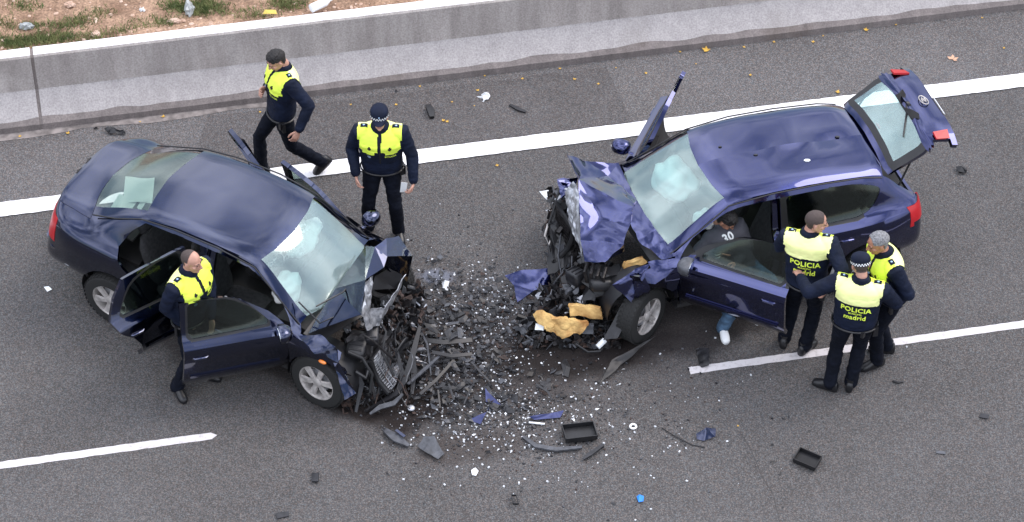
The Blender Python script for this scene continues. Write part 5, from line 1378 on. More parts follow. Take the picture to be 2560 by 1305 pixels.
    # hair
    hm_ = S.get('hair', hair_blk); hl = S.get('hairline', 'full'); off = S.get('hairoff', .008)
    def ishair(p):
        if abs(p.x) > .068 and -.035 < p.y < .025 and p.z < .028: return False
        front = {'full': .062, 'short': .050, 'receding': .005}[hl]
        lim = -.055 if p.y < -.03 else (.02 + (p.y + .03) * .45 if p.y < .05 else 9)
        if hl == 'receding' and p.y > .0: lim = 9
        if S.get('cap') and p.z > .02: return False
        if p.y > front: return False
        if p.y >= .05: return p.z > .066
        if hl != 'receding' and p.y > .02: lim = .045
        return p.z > lim
    keep = [f for f in hf if all(ishair(hs[i]) for i in f)]
    if keep and not S.get('bald'):
        hb = bmesh.new(); idx = {}
        for f in keep:
            for i in f:
                if i not in idx:
                    p = hs[i]; c_ = V((0, -.01, .02)); n_ = (p - c_).normalized()
                    k_ = off * (1 + .5 * noise.noise(p * 60)) * (1.5 if p.z > .08 and hl == 'full' else 1)
                    idx[i] = hb.verts.new(HW(p + n_ * k_))
            hb.faces.new([idx[i] for i in f])
        me = bpy.data.meshes.new('hair'); hb.to_mesh(me); hb.free(); link('hair', me, hm_, root, True, 0)
    # eyebrows and lips
    mb = MB()
    for sx in (-1, 1): mb.tube([HW((sx * .014, .091, .031)), HW((sx * .030, .090, .037)), HW((sx * .047, .078, .033))], .0035 * H, 6)
    mb.build('eyebrow', hm_ if hm_ is not hair_gry else hair_brn, root)
    mb = MB(); mb.ell(HW((0, .094, -.058)), (.022 * H, .006 * H, .006 * H), HR); mb.build('lip', lip_m, root)
    # cap
    if S.get('cap'):
        mb = MB(); rg = []
        for z, rx, ry in ((.018, .088, .106), (.046, .090, .108), (.075, .090, .106), (.098, .080, .094), (.115, .055, .066), (.122, .015, .018)):
            rg.append([HW((rx * math.cos(a), -.008 + ry * math.sin(a) - z * .08, z)) for a in [2 * math.pi * k / 28 for k in range(28)]])
        mb.rings(rg); vz = []
        for rr, zz in ((0, .028), (.5, .026), (1, .010)):
            vz.append([HW(((.086 + .0 * rr) * math.sin(a) * (1 - .12 * rr), -.01 + .104 * math.cos(a) + .070 * rr * math.cos(a) ** .7, zz - .010 * abs(math.sin(a)) * rr)) for a in [R(-62) + R(124) * k / 14 for k in range(15)]])
        b0 = len(mb.v); nn = 15
        low = [[p - (HR @ V((0, 0, 1))) * .005 for p in r_] for r_ in vz]
        mb.add([p for r_ in vz for p in r_] + [p for r_ in low for p in r_], [(i * nn + j, i * nn + j + 1, (i + 1) * nn + j + 1, (i + 1) * nn + j) for i in range(2) for j in range(nn - 1)] +
               [(45 + i * nn + j, 45 + (i + 1) * nn + j, 45 + (i + 1) * nn + j + 1, 45 + i * nn + j + 1) for i in range(2) for j in range(nn - 1)] + [(30 + j, 30 + j + 1, 75 + j + 1, 75 + j) for j in range(nn - 1)])
        mb.build('cap', S.get('capm', jacket_m), root, True, 40)
        mb = MB(); nb = 44                                         # chequered band
        for r_ in range(2):
            z0 = .026 + r_ * .013; z1 = z0 + .013
            for k in range(nb):
                a0, a1 = 2 * math.pi * k / nb, 2 * math.pi * (k + 1) / nb
                q = [HW((.0935 * math.cos(a), -.010 + .1115 * math.sin(a), z)) for a, z in ((a0, z0), (a1, z0), (a1, z1), (a0, z1))]
                mb.add(q, [(0, 1, 2, 3)], (k + r_) % 2)
        mb.build('chequered_band', [bare_white, dark_m], root, True, 0)
        if S.get('capbadge', True):
            mb = MB(); mb.ell(HW((0, .103, .066)), (.009 * H, .004 * H, .013 * H), HR); mb.build('cap_badge', badge_m, root)
    if not civil:
        # high-visibility yoke
        NB = neck
        def yk(i):
            p = vs[i]; h = (p - NB).dot(up); l_ = abs((p - NB).dot(shl)); fw_ = (p - NB).dot(chf); n_ = nr[i].dot(chf); cc = (p - NB - up * h); rad = cc.length
            if l_ > (.232 if h > -.09 * H else .205) * H: return 0
            if rad < .082 * H and h > -.04: return 0
            front = fw_ > -.005
            lo = -.225 + (.035 if l_ < .05 else 0) + (.03 if l_ > .18 else 0) if front else -.185
            if h < lo * H: return 0
            if front and l_ < .011: return 0
            return 1 if front else 2
        yf, rf = [], []
        for f in fs:
            q = [yk(i) for i in f]
            if min(q) > 0: (rf if q.count(2) > 2 else yf).append(f)
        layer('reflective_vest', yf + rf, .013, vest_m)
        if rf: layer('reflective_yoke', rf, .0145, reflect_m)
        # edge piping of the jacket belt
        bvh = BVHTree.FromPolygons([v + n * .0065 for v, n in zip(vs, nr)], fs)
        bvh2 = BVHTree.FromPolygons([v + n * .0135 for v, n in zip(vs, nr)], fs)
        def decal(name, items, m, side, tree=None, off=.002, th=0):
            """items: list of (verts2d, faces, x0, h0): flat shapes laid on the chest (side 1) or back (-1)"""
            mb = MB(); tree = tree or bvh
            for v2, f2, x0, h0 in items:
                out = []; bad = set()
                for j, p in enumerate(v2):
                    x_ = (p.x + x0); hh = p.y + h0
                    org = NB + up * hh * H + shl * (-x_ * H if side < 0 else x_ * H) * 1 + chf * side * .6
                    if side < 0: org = NB + up * hh * H - shl * x_ * -1 * H * -1 + chf * side * .6
                    lx = shl * (x_ * H) if side > 0 else shl * (-x_ * H)
                    org = NB + up * hh * H + lx + chf * side * .6
                    hit = tree.ray_cast(org, -chf * side)
                    if hit[0] is None or hit[3] > .75: bad.add(j); out.append(org - chf * side * .45)
                    else: out.append(hit[0] + chf * side * off)
                mb.add(out, [f for f in f2 if not any(i in bad for i in f)])
            if mb.f: return mb.build(name, m, root, True, 0)
        # viewer sees text left-to-right: on the back, viewer's right = wearer's right = -left
        t1, t2, t3 = text_mesh('POLICIA', .076, .030), text_mesh('MUNICIPAL', .024, .02), text_mesh('madrid', .072, .028)
        decal('back_lettering', [(*t1, 0, -.262), (*t2, 0, -.292), (*t3, 0, -.352)], vest_m, -1, off=.004)
        t4 = text_mesh('POLICIA', .030, .03)
        decal('chest_lettering', [(*t4, .11, -.262)], vest_m, 1, off=.004)
        def quad(w_, h_, n_=4, rnd=.0):
            v2 = [V((-w_ / 2 + w_ * i / n_, -h_ / 2 + h_ * j / n_, 0)) for i in range(n_ + 1) for j in range(n_ + 1)]
            f2 = [(i * (n_ + 1) + j, (i + 1) * (n_ + 1) + j, (i + 1) * (n_ + 1) + j + 1, i * (n_ + 1) + j + 1) for i in range(n_) for j in range(n_) if not (rnd and i in (0, n_ - 1) and j in (0, n_ - 1))]
            return v2, f2
        for sx in (-1, 1):
            decal('chest_tab', [(*quad(.036, .045, 4, 1), sx * .105, -.135)], dark_m, 1, bvh2, .003)
        v2 = [V((0, 0, 0))] + [V((.019 * math.cos(a), .019 * math.sin(a), 0)) for a in [2 * math.pi * k / 12 for k in range(12)]]
        decal('round_badge', [(v2, [(0, 1 + k, 1 + (k + 1) % 12) for k in range(12)], -.11, -.262)], badge_m, 1, off=.004)
        decal('zip', [(*quad(.012, .30, 6), 0, -.22)], dark_m, 1, off=.003)
        for sd_ in (1, -1):                                       # epaulettes on top of the shoulders
            mb = MB(); st = MB(); c0 = NB + shl * sd_ * .125 * H; c1 = NB + shl * sd_ * .20 * H; rows = []
            for t in (0, .33, .66, 1):
                c = c0.lerp(c1, t); row = []
                for q in (-.026, 0, .026):
                    hit = bvh2.ray_cast(c + chf * q + up * .3, -up)
                    row.append((hit[0] if hit[0] is not None else c) + up * .004)
                rows.append(row)
            vsx = [p for r_ in rows for p in r_]; low = [p - up * .006 for p in vsx]
            mb.add(vsx + low, [(i * 3 + j, (i + 1) * 3 + j, (i + 1) * 3 + j + 1, i * 3 + j + 1) for i in range(3) for j in range(2)])
            e_ = mb.build('epaulette', jacket_m, root, True, 0)
            c = rows[2][1].lerp(rows[1][1], .4); st.ell(c + up * .002, (.012, .012, .004)); st.build('star', badge_m, e_)
        # belt with radio and holster, shown under the jacket hem
        if S.get('belt', True):
            mb = MB(); c = pel + sp * (HEM + .015); n_ = 28
            mb.tube([c + hipl * .205 * H * fat * math.cos(a) + hpf * .150 * H * fat * math.sin(a) for a in [2 * math.pi * k / n_ for k in range(n_ + 1)]], .010, 6)
            mb.build('belt', shoe_m, root)
            for k, (a, sx, sy, sz) in enumerate(((R(S.get('kit', 178)), .05, .035, .12), (R(20), .04, .03, .08), (R(-115), .05, .03, .06))):
                mb = MB(); p = c + hipl * .22 * H * math.cos(a) + hpf * .165 * H * math.sin(a) - u0 * sz * .35
                mb.box(p, (sy, sx, sz), Matrix.Rotation(yaw + a, 3, 'Z'), taper=.9); mb.build('belt_pouch', shoe_m, root, False)
    out = dict(root=root, head=root.location + hc, wrist={k: base + v for k, v in ha.items()}, sho={k: base + v for k, v in sho.items()}, vs=vs, chf=chf, shl=shl, up=up, neck=neck, H=H, nr=nr, fs=fs)
    print('PERSON', S['label'][:30], 'head', [round(x) for x in proj(base + hc)], 'shL', [round(x) for x in proj(base + sho[1])], 'shR', [round(x) for x in proj(base + sho[-1])],
          'elL', [round(x) for x in proj(base + el[1])], 'elR', [round(x) for x in proj(base + el[-1])], 'haL', [round(x) for x in proj(base + ha[1])], 'haR', [round(x) for x in proj(base + ha[-1])],
          'anL', [round(x) for x in proj(base + an[1])], 'anR', [round(x) for x in proj(base + an[-1])])
    return out
px = lambda x, y, z: ('px', x, y, z)
# walking officer by the barrier (faces left)
p1 = person(dict(base=at(715, 450), yaw=R(197), h=1.84, seed=1, label='officer with black hair striding left beside the barrier, head bowed',
    pelvis=px(703, 275, .95), neck=px(708, 172, 1.50), twist=R(8), ankleR=px(655, 420, .10), ankleL=px(803, 402, .17), toeL=(.75, .0, -.66), soleupL=(.66, 0, .75), kneeL=(1, 0, -.2),
    wristL=px(748, 322, 1.0), elbowL=(-1, .3, -.2), wristR=px(668, 216, 1.20), elbowR=(-.8, -.6, -.5), head=dict(yaw=R(10), pitch=R(-32)), hair=hair_blk, handL=dict(curl=.55), handR=dict(curl=.7), kit=10))
# officer standing with cap, seen from the front
p2 = person(dict(base=at(962, 585), yaw=R(-92), h=1.84, seed=2, fat=1.10, sw=.218, label='capped officer standing between the cars, facing the camera, looking down',
    pelvis=(-.02, 0, .97), neck=(.03, 0, 1.51), ankleR=(-.02, -.17, .10), ankleL=(.03, .15, .10), toeR=(1, -.35, 0), toeL=(1, .25, 0), wristR=px(889, 432, .98), wristL=px(1034, 450, .95), elbowR=(-1, -.5, 0), elbowL=(-1, .5, 0),
    head=dict(pitch=R(2), yaw=R(3)), cap=True, handL=dict(curl=.8, dir=(.35, -.3, -.9)), handR=dict(curl=.6), kit=0))
# officer between the open right-hand doors of the saloon
p3 = person(dict(base=at(496, 952), yaw=R(-35), h=1.82, seed=3, fat=1.1, sw=.225, label='bald officer standing between the two open doors of the left saloon car',
    pelvis=(.0, .0, .96), neck=(.03, .0, 1.54), ankleR=px(443, 965, .10), ankleL=px(512, 925, .10), toeR=(1, -.5, 0), wristR=px(455, 803, .98), elbowR=(-.9, -.7, 0), wristL=px(528, 790, 1.0), elbowL=(-.4, .8, -.3),
    head=dict(pitch=R(-8), yaw=R(8)), hair=hair_brn, hairline='receding', hairoff=.003, handR=dict(curl=.7, dir=px(478, 812, .95) if False else (.5, .2, -.8)), handL=dict(curl=.4)))
# officer behind the driver door, back turned
p4 = person(dict(base=at(1995, 880), yaw=R(62), h=1.90, seed=4, label='grey-haired officer with his back turned, just behind the open driver door',
    pelvis=(.0, .0, .98), neck=(.06, .03, 1.50), ankleR=px(2013, 862, .10), ankleL=px(1962, 842, .10), wristR=px(2072, 722, 1.12), elbowR=(-.6, -1, 0), wristL=(.22, .32, .95), elbowL=(-.8, .6, 0),
    twist=R(12), head=dict(yaw=R(-62), pitch=R(-12)), hair=hair_brn, hairline='short', hairoff=.004, handR=dict(curl=.9), handL=dict(curl=.6), kit=200))
# capped officer with a hand on the door
p5 = person(dict(base=at(2105, 980), yaw=R(80), h=1.86, seed=5, fat=1.08, sw=.218, label='capped officer seen from behind resting one hand on the car door',
    pelvis=(.03, -.04, .98), neck=(.06, -.05, 1.47), twist=R(-4), shroll=.02, ankleL=px(2075, 955, .10), ankleR=px(2128, 952, .10), toeL=(.3, 1, 0), toeR=(1, -.2, 0), wristL=px(2002, 694, 1.27), elbowL=(-1, .5, -.25), wristR=(.30, -.20, 1.10), elbowR=(-.4, -1, -.2),
    head=dict(yaw=R(22), pitch=R(-22)), cap=True, capbadge=False, hair=hair_brn, hairline='short', hairoff=.003, handL=dict(curl=.5, palm=(0, 0, -1), thumb=(1, 0, 0)), handR=dict(curl=.7), kit=200))
# officer facing left on the far right
p6 = person(dict(base=at(2200, 908), yaw=R(188), h=1.88, seed=6, label='grey-haired officer at the far right, turned left towards his colleagues',
    pelvis=(-.02, 0, .98), neck=(.10, .0, 1.50), ankleL=px(2192, 898, .10), ankleR=px(2217, 862, .10), wristL=px(2205, 742, 1.12), elbowL=(-1, .5, -.1), wristR=(.30, -.05, 1.12), elbowR=(-.8, -.7, -.2),
    twist=R(12), head=dict(yaw=R(6), pitch=R(-18)), hair=hair_gry, hairline='short', hairoff=.008, skin=skin2_m, handL=dict(curl=.7), handR=dict(curl=.7), kit=180))
# seated civilian in the driver seat, legs out of the door
p7 = person(dict(base=at(1815, 842), yaw=R(-78), h=1.76, seed=7, civil=True, label='dark-haired driver in grey sweater and jeans sitting sideways in the driver seat',
    top=greyshirt_m, legs=jean_m, shoe=white_m, sw=.165, fat=.85, pelvis=px(1852, 668, .55), neck=px(1806, 568, 1.0), ankleR=(-.06, -.02, .10), ankleL=px(1880, 770, .30), toeR=(1, -.05, 0), toeL=(1, .2, 0), wristR=px(1790, 632, .80), elbowR=(.3, -1, -.4), wristL=px(1840, 655, .72), elbowL=(.5, .1, -1),
    head=dict(pitch=R(-40), yaw=R(45)), hair=hair_blk, hairoff=.014, skin=skin2_m, handR=dict(curl=.6), handL=dict(curl=.6), hem=.06))
# number on the sweater, white striped cuff
def chest_text(P_, txt, size, m, h0, x0=0):
    v2, f2 = text_mesh(txt, size, .03); tree = BVHTree.FromPolygons([v + n * .0065 for v, n in zip(P_['vs'], P_['nr'])], P_['fs']); mb = MB(); out = []
    for p in v2:
        org = P_['neck'] + P_['up'] * (p.y + h0) + P_['shl'] * (p.x + x0) + P_['chf'] * .6; hit = tree.ray_cast(org, -P_['chf'])
        out.append((hit[0] if hit[0] is not None else org - P_['chf'] * .45) + P_['chf'] * .005)
    mb.add(out, f2); mb.build('sweater_number', m, P_['root'], True, 0)
chest_text(p7, '30', .11, white_m, -.10)
e_, w_ = p7['wrist'][-1] - p7['root'].location, None
mb = MB()
for k in range(4): mb.tube([e_ + V((0, 0, -.035 + .02 * k)), e_ + V((0, 0, -.021 + .02 * k))], .052, 16, k % 2)
mb.build('striped_cuff', [white_m, dark_plastic], p7['root'])
# things held by the officers
mb = MB(); q = at(1008, 468, .90); mb.plate([q + V((-.035, 0, -.07)), q + V((.03, 0, -.06)), q + V((.045, 0, .06)), q + V((-.02, 0, .07))], (0.2, -1, .3), .008)
props(mb.build('paper', white_m, None, False), 'folded white paper held low by the capped officer facing the camera', 'paper')
mb = MB(); a, b_, c_ = at(2068, 632, 1.42), at(2088, 668, 1.25), at(2078, 690, 1.15)
mb.ribbon([a, b_, c_], [.06, .08, .05], .012, (1, .3, .1)); props(mb.build('clipboard', white_m, None), 'white clipboard tucked under the arm of the grey-haired officer by the driver door', 'clipboard')

# ================================================================ DEBRIS ON THE ROAD
rng = random.Random(21)
def shard_mesh(r_, m, th=.005, jag=.45, n=None, long=1.0, curl=.15):
    """broken flat piece: uneven outline, slight bend, real thickness"""
    n = n or rng.randint(4, 7); mb = MB(); a0 = rng.uniform(0, 6.28)
    pts = [V((math.cos(a0 + 6.283 * k / n + rng.uniform(-.3, .3)) * r_ * long * rng.uniform(1 - jag, 1.1), math.sin(a0 + 6.283 * k / n) * r_ * rng.uniform(1 - jag, 1.1), 0)) for k in range(n)]
    c = V((0, 0, r_ * curl)); top = [p + V((0, 0, abs(p.x) * -curl + r_ * curl * .8 + th + .002)) for p in pts]; bot = [p - V((0, 0, th)) for p in top]
    vs = top + bot + [c + V((0, 0, th + .002)), c + V((0, 0, .002))]
    fs = [(k, (k + 1) % n, 2 * n) for k in range(n)] + [(n + (k + 1) % n, n + k, 2 * n + 1) for k in range(n)] + [((k + 1) % n, k, n + k, n + (k + 1) % n) for k in range(n)]
    mn = min(v.z for v in vs); vs = [v - V((0, 0, mn)) for v in vs]
    me = bpy.data.meshes.new('shard'); me.from_pydata([tuple(v) for v in vs], [], fs); me.update(); me.materials.append(m); return me
def drop(name, me, p, label, cat, group=None, rz=None, tilt=.12, sc_=1):
    o = bpy.data.objects.new(name, me); COL.objects.link(o); o.location = p + V((0, 0, .002))
    o.rotation_euler = (rng.uniform(-tilt, tilt), rng.uniform(-tilt, tilt), rng.uniform(0, 6.28) if rz is None else rz); o.scale = (sc_, sc_, sc_)
    props(o, label, cat, group); return o
blue_b, blue_l = bora_paint, leon_paint
dks = [shard_mesh(.05, m, .004, .5, None, l_) for m in (dark_plastic, black_plastic, dark_plastic, grey_plastic) for l_ in (1, 1.7, 2.4)]
chip_m = mat('pale_chip', (.55, .57, .60), .35, var=.3, vscale=60)
lts = [shard_mesh(.024, m_, .003, .6, n_, l_) for l_, n_, m_ in ((1, 4, bare_white), (1.3, 3, chip_m), (1.8, 4, bare_white), (2.2, 3, chip_m), (1.1, 5, chip_m))]
# heap of dark plastic between the cars
def in_heap():
    r_ = rng.random()
    if r_ < .62: x, y = rng.gauss(1120, 75), rng.gauss(850, 90)
    elif r_ < .88: x, y = rng.gauss(1200, 105), rng.gauss(975, 60)
    else: x, y = rng.gauss(1290, 60), rng.gauss(770, 45)
    return x, y
n_ = 0
while n_ < 298:
    x, y = in_heap()
    if x < 985 + max(0, (y - 900)) * .1 or x > 1480 or y < 700 or y > 1090: continue
    dense = math.exp(-((x - 1120) / 120) ** 2)
    p = at(x, y, 0); p.z = abs(rng.gauss(0, .05)) * dense
    drop('plastic_shard', rng.choice(dks), p, 'dark plastic shard in the heap of wreckage between the cars', 'shard', 'dark plastic shards heaped between the cars', tilt=.5, sc_=rng.uniform(.3, .95)); n_ += 1
# pale fragments
n_ = 0
while n_ < 215:
    if rng.random() < .62: x, y = rng.gauss(1240, 100) + 0, rng.gauss(1055, 38)
    elif rng.random() < .5: x, y = rng.gauss(1480, 190), rng.gauss(1060, 75)
    else: x, y = rng.gauss(1180, 90), rng.gauss(770, 60)
    if x < 980 or y > 1290 or y < 640: continue
    drop('pale_fragment', rng.choice(lts), at(x, y, 0), 'small pale plastic fragment scattered on the road around the wreck', 'fragment', 'small pale fragments scattered on the road', sc_=rng.choice([.22, .3, .35, .4, .5, .75]), tilt=.5); n_ += 1
# outlying crumbs
n_ = 0
while n_ < 90:
    x, y = rng.uniform(860, 2150), rng.uniform(600, 1290)
    if 1340 < x < 2340 and y < 880: continue
    if rng.random() < .3: x, y = rng.gauss(1180, 190), rng.gauss(240, 60)
    if y < 180: continue
    drop('dark_crumb', rng.choice(dks), at(x, y, 0), 'dark plastic crumb lying apart on the open road', 'fragment', 'dark crumbs strewn over the open road', sc_=rng.uniform(.12, .4)); n_ += 1
# small dark scraps nobody could count
mb = MB()
for k in range(800):
    x, y = in_heap()
    if x < 960 or x > 1560: continue
    a = rng.uniform(0, 6.28); r_ = rng.choice([.012, .016, .02, .03, .04]); n3 = V((rng.uniform(-.5, .5), rng.uniform(-.5, .5), 1)).normalized(); u1 = V((math.cos(a), math.sin(a), 0)); u1 = (u1 - n3 * u1.dot(n3)).normalized(); u2 = n3.cross(u1)
    q = at(x, y, 0) + V((0, 0, .012 + abs(rng.gauss(0, .03)) * math.exp(-((x - 1120) / 130) ** 2)))
    mb.plate([q + u1 * r_ * rng.uniform(.8, 2), q + u2 * r_ * rng.uniform(.4, .9), q - u1 * r_ * rng.uniform(.6, 1.6), q - u2 * r_ * rng.uniform(.4, 1)], n3, .004, rng.choice([0, 0, 0, 1, 1, 2, 3]))
props(mb.build('small_dark_scraps', [dark_plastic, black_plastic, grey_plastic, rusty], smooth=False), kind='stuff')
# glass and grit nobody could count
mb = MB(); mw = MB()
for k in range(5000):
    r_ = rng.random()
    if r_ < .45: x, y = rng.gauss(1150, 100), rng.gauss(860, 110)
    elif r_ < .7: x, y = rng.gauss(1270, 150), rng.gauss(1040, 60)
    elif r_ < .85: x, y = rng.gauss(1240, 60), rng.gauss(760, 40)
    else: x, y = rng.gauss(1400, 260), rng.gauss(1020, 130)
    if x < 900: continue
    p = at(x, y, 0); s_ = rng.choice([.003, .004, .005, .006, .008, .011]); a = rng.uniform(0, 6.28)
    mb.box(p + V((0, 0, s_ * .5)), (s_ * 2, s_ * 1.4, s_), Matrix.Rotation(a, 3, 'Z') @ Matrix.Rotation(rng.uniform(-.4, .4), 3, 'X'), rng.choice([0, 0, 0, 1, 1, 2, 2, 3]))
props(mb.build('broken_glass_and_grit', [dark_plastic, grey_plastic, chip_m, rusty], smooth=False), kind='stuff')

def one(name, pts, tris, m, label, cat, th=.004, amt=.006, sub=2, seed=0, scale=7):
    o = facets(name, [at(*p) for p in pts], tris, m, None, sub, amt, scale, th, seed); return props(o, label, cat)
def strip(name, pts, wd, th, m, label, cat, up=(0, 0, 1)):
    mb = MB(); mb.ribbon([at(*p) for p in pts], wd, th, up); return props(mb.build(name, m), label, cat)
def rod(name, pts, r_, m, label, cat):
    mb = MB(); mb.tube([at(*p) for p in pts], r_, 8); return props(mb.build(name, m), label, cat)
one('bumper_piece', [(1262, 688, .10), (1300, 676, .12), (1372, 672, .14), (1378, 712, .06), (1330, 730, .03), (1292, 757, .02), (1285, 715, .06)], [(0, 1, 6), (1, 2, 3, 4), (1, 4, 6), (4, 5, 6)], blue_l, 'bright blue bumper corner standing at the edge of the debris, left of the hatchback', 'bumper piece', .006, .012, 3, 4)
one('body_panel_piece', [(1322, 1042, .03), (1390, 1030, .05), (1410, 1026, .04), (1400, 1044, .02), (1335, 1050, .02)], [(0, 1, 3, 4), (1, 2, 3)], blue_l, 'flat blue strip of body panel above the black tray', 'panel piece')
one('body_panel_piece', [(1170, 1050, .02), (1215, 1030, .06), (1222, 1018, .05), (1200, 1060, .02)], [(0, 1, 3), (1, 2, 3)], blue_l, 'crumpled blue panel scrap at the lower edge of the plastic heap', 'panel piece')
one('body_panel_piece', [(1213, 970, .10), (1222, 982, .08), (1252, 1012, .02), (1215, 1005, .03)], [(0, 1, 3), (1, 2, 3)], blue_l, 'pointed blue shard standing up in the plastic heap', 'panel piece')
one('mirror_cover', [(1740, 1085, .05), (1765, 1068, .10), (1790, 1072, .09), (1788, 1090, .03), (1760, 1102, .01), (1742, 1098, .01)], [(0, 1, 5), (1, 2, 3, 4), (1, 4, 5)], blue_b, 'blue oval mirror cover lying right of the debris field', 'mirror cover', .01, .008, 3, 9)
def tray(name, c, ax, ay, hgt, m, label, floor=True, slant=.0):
    c = at(*c); ax, ay = V(ax), V(ay); mb = MB(); n = ax.cross(ay).normalized(); n = n if n.z > 0 else -n; t = .008
    if floor: mb.plate([c - ax - ay, c + ax - ay, c + ax + ay, c - ax + ay], n, t)
    for a, b_, L_ in ((ax, ay, 1), (ax, -ay, 1), (ay, ax, 1), (ay, -ax, 1)):
        p0, p1 = c + b_ - a, c + b_ + a; mb.plate([p0 + n * .006, p1 + n * .006, p1 + n * hgt, p0 + n * hgt], b_, t)
    return props(mb.build(name, m, None, False), label, 'tray')
tray('battery_tray', (1449, 1085, .03), (.155, .025, 0), (-.02, .095, 0), .06, black_plastic, 'black rectangular tray lying in the lower debris, biggest of the black boxes')
tray('plastic_housing', (2018, 1152, .02), (.10, -.06, 0), (.04, .075, 0), .05, black_plastic, 'open black plastic housing lying alone on the lower right lane')
tray('plastic_housing', (1287, 1252, .02), (.025, .0, 0), (-.01, .055, 0), .03, black_plastic, 'small open black frame near the bottom edge of the road', False)
strip('bumper_strip', [(1308, 1092, .02), (1340, 1115, .03), (1390, 1124, .03), (1455, 1118, .03)], [.03, .05, .05, .03], .02, grey_plastic, 'curved grey bumper strip below the black battery tray', 'trim strip')
strip('plastic_lever', [(1458, 1148, .02), (1475, 1135, .04), (1508, 1112, .03)], [.02, .05, .03], .015, dark_plastic, 'dark lever-shaped plastic piece right of the curved grey strip', 'plastic piece')
strip('headlamp_bracket', [(962, 1075, .03), (990, 1095, .05), (1022, 1115, .03)], [.05, .10, .03], .02, grey_plastic, 'grey wedge-shaped bracket on the road below the left car front', 'bracket')
strip('headlamp_bracket', [(990, 1075, .08), (1012, 1092, .08)], .03, .01, blue_b, 'small blue strip lying on the grey wedge-shaped bracket', 'bracket')
one('headlamp_shell', [(1062, 1088, .10), (1085, 1092, .10), (1110, 1135, .03), (1095, 1150, .02), (1060, 1128, .03), (1045, 1115, .03)], [(0, 1, 5), (1, 2, 3, 4), (1, 4, 5)], grey_plastic, 'broken headlamp shell below the left car front, right of the wedge', 'headlamp', .01, .02, 2, 4)
mb = MB(); q = at(1075, 1112, .05); mb.ell(q, (.04, .035, .02)); props(mb.build('lamp_reflector', steel), 'shiny round lamp reflector inside the broken headlamp shell', 'reflector')
mb = MB(); q = at(1583, 1066, .015); mb.tube([q + V((.03 * math.cos(a), .03 * math.sin(a), 0)) for a in [2 * math.pi * k / 20 for k in range(21)]], .011, 8); props(mb.build('white_ring', bare_white), 'small white ring lying right of the pale fragments', 'ring')
rod('metal_pin', [(1322, 1056, .02), (1362, 1060, .02)], .010, bare_white, 'white metal pin lying beneath the blue panel strip', 'pin')
rod('cable', [(1655, 1070, .01), (1690, 1092, .012), (1730, 1112, .01), (1762, 1118, .01)], .005, black_plastic, 'thin black cable on the road below the mirror cover', 'cable')
strip('road_trim', [(1275, 262, .02), (1295, 272, .03), (1315, 280, .02)], [.03, .05, .03], .015, dark_plastic, 'dark bent strip on the shoulder above the edge line', 'trim piece')
strip('oil_filter_piece', [(1070, 265, .04), (1078, 280, .05), (1080, 294, .03)], [.06, .08, .05], .05, black_plastic, 'stubby black piece on the shoulder right of the capped officer', 'plastic piece')
one('crumpled_tissue', [(1205, 236, .04), (1222, 232, .06), (1220, 250, .02), (1206, 256, .01)], [(0, 1, 2, 3)], bare_white, 'crumpled white tissue on the shoulder near the barrier', 'tissue', .006, .04, 3, 5, 18)
one('rubber_flap', [(262, 322, .03), (285, 320, .06), (315, 330, .04), (312, 338, .01), (275, 336, .02)], [(0, 1, 4), (1, 2, 3, 4)], black_plastic, 'dark rubber flap lying behind the boot of the left car', 'rubber flap', .01, .03, 3, 2, 12)
one('rubber_crumb', [(234, 322, .01), (240, 316, .04), (244, 322, .01)], [(0, 1, 2)], black_plastic, 'small dark crumb beside the rubber flap near the barrier', 'fragment', .01, .01, 1)
one('rubber_mat_piece', [(1742, 872, .02), (1772, 870, .06), (1772, 915, .03), (1752, 918, .01), (1745, 900, .01)], [(0, 1, 2, 4), (2, 3, 4)], black_plastic, 'black torn rubber piece on the start of the lane line', 'rubber piece', .01, .02, 3, 6, 12)
one('plastic_block', [(2392, 420, .01), (2408, 416, .05), (2418, 424, .05), (2415, 433, .01), (2398, 432, .01)], [(0, 1, 4), (1, 2, 3, 4)], black_plastic, 'small black block on the road right of the open tailgate', 'plastic block', .03, .004, 1)
strip('plastic_clip', [(2232, 952, .01), (2245, 956, .02), (2258, 954, .01)], .02, .01, black_plastic, 'short dark clip on the road right of the three officers', 'clip')
strip('dull_plastic_flake', [(2450, 1038, .01), (2472, 1042, .02)], .06, .006, dark_plastic, 'dull dark flake on the right-hand lane', 'flake')
strip('pale_flake', [(2340, 1130, .01), (2364, 1132, .01)], .035, .004, grey_plastic, 'pale grey flake lying on the lower right lane', 'flake')
one('blue_bottle_cap', [(1593, 1243, .01), (1600, 1238, .03), (1610, 1242, .03), (1609, 1254, .01), (1597, 1256, .01)], [(0, 1, 4), (1, 2, 3, 4)], mat('bright_blue_plastic', (.02, .22, .75), .4), 'bright blue crumpled plastic scrap at the bottom of the road', 'scrap', .01, .01, 2)
one('white_plastic_chip', [(1178, 1176, .01), (1188, 1170, .02), (1196, 1178, .01), (1190, 1190, .01), (1180, 1188, .01)], [(0, 1, 4), (1, 2, 3, 4)], bare_white, 'largest white chip on the lower road, below the debris', 'chip', .006, .004, 1)
one('grey_tab', [(688, 1284, .01), (722, 1278, .02), (724, 1290, .01), (692, 1298, .01)], [(0, 1, 2, 3)], dark_plastic, 'dark grey tab with a pale rivet at the bottom left', 'plastic tab', .006, .004, 1)
one('dark_clip', [(780, 1186, .01), (798, 1184, .03), (796, 1206, .02), (780, 1206, .01)], [(0, 1, 2, 3)], dark_plastic, 'dark clip lying alone below the left car', 'clip', .02, .006, 1)
one('white_petal', [(110, 718, .01), (122, 716, .02), (130, 724, .02), (118, 730, .01)], [(0, 1, 2, 3)], bare_white, 'white scrap on the road left of the saloon rear wheel', 'scrap', .004, .004, 1)
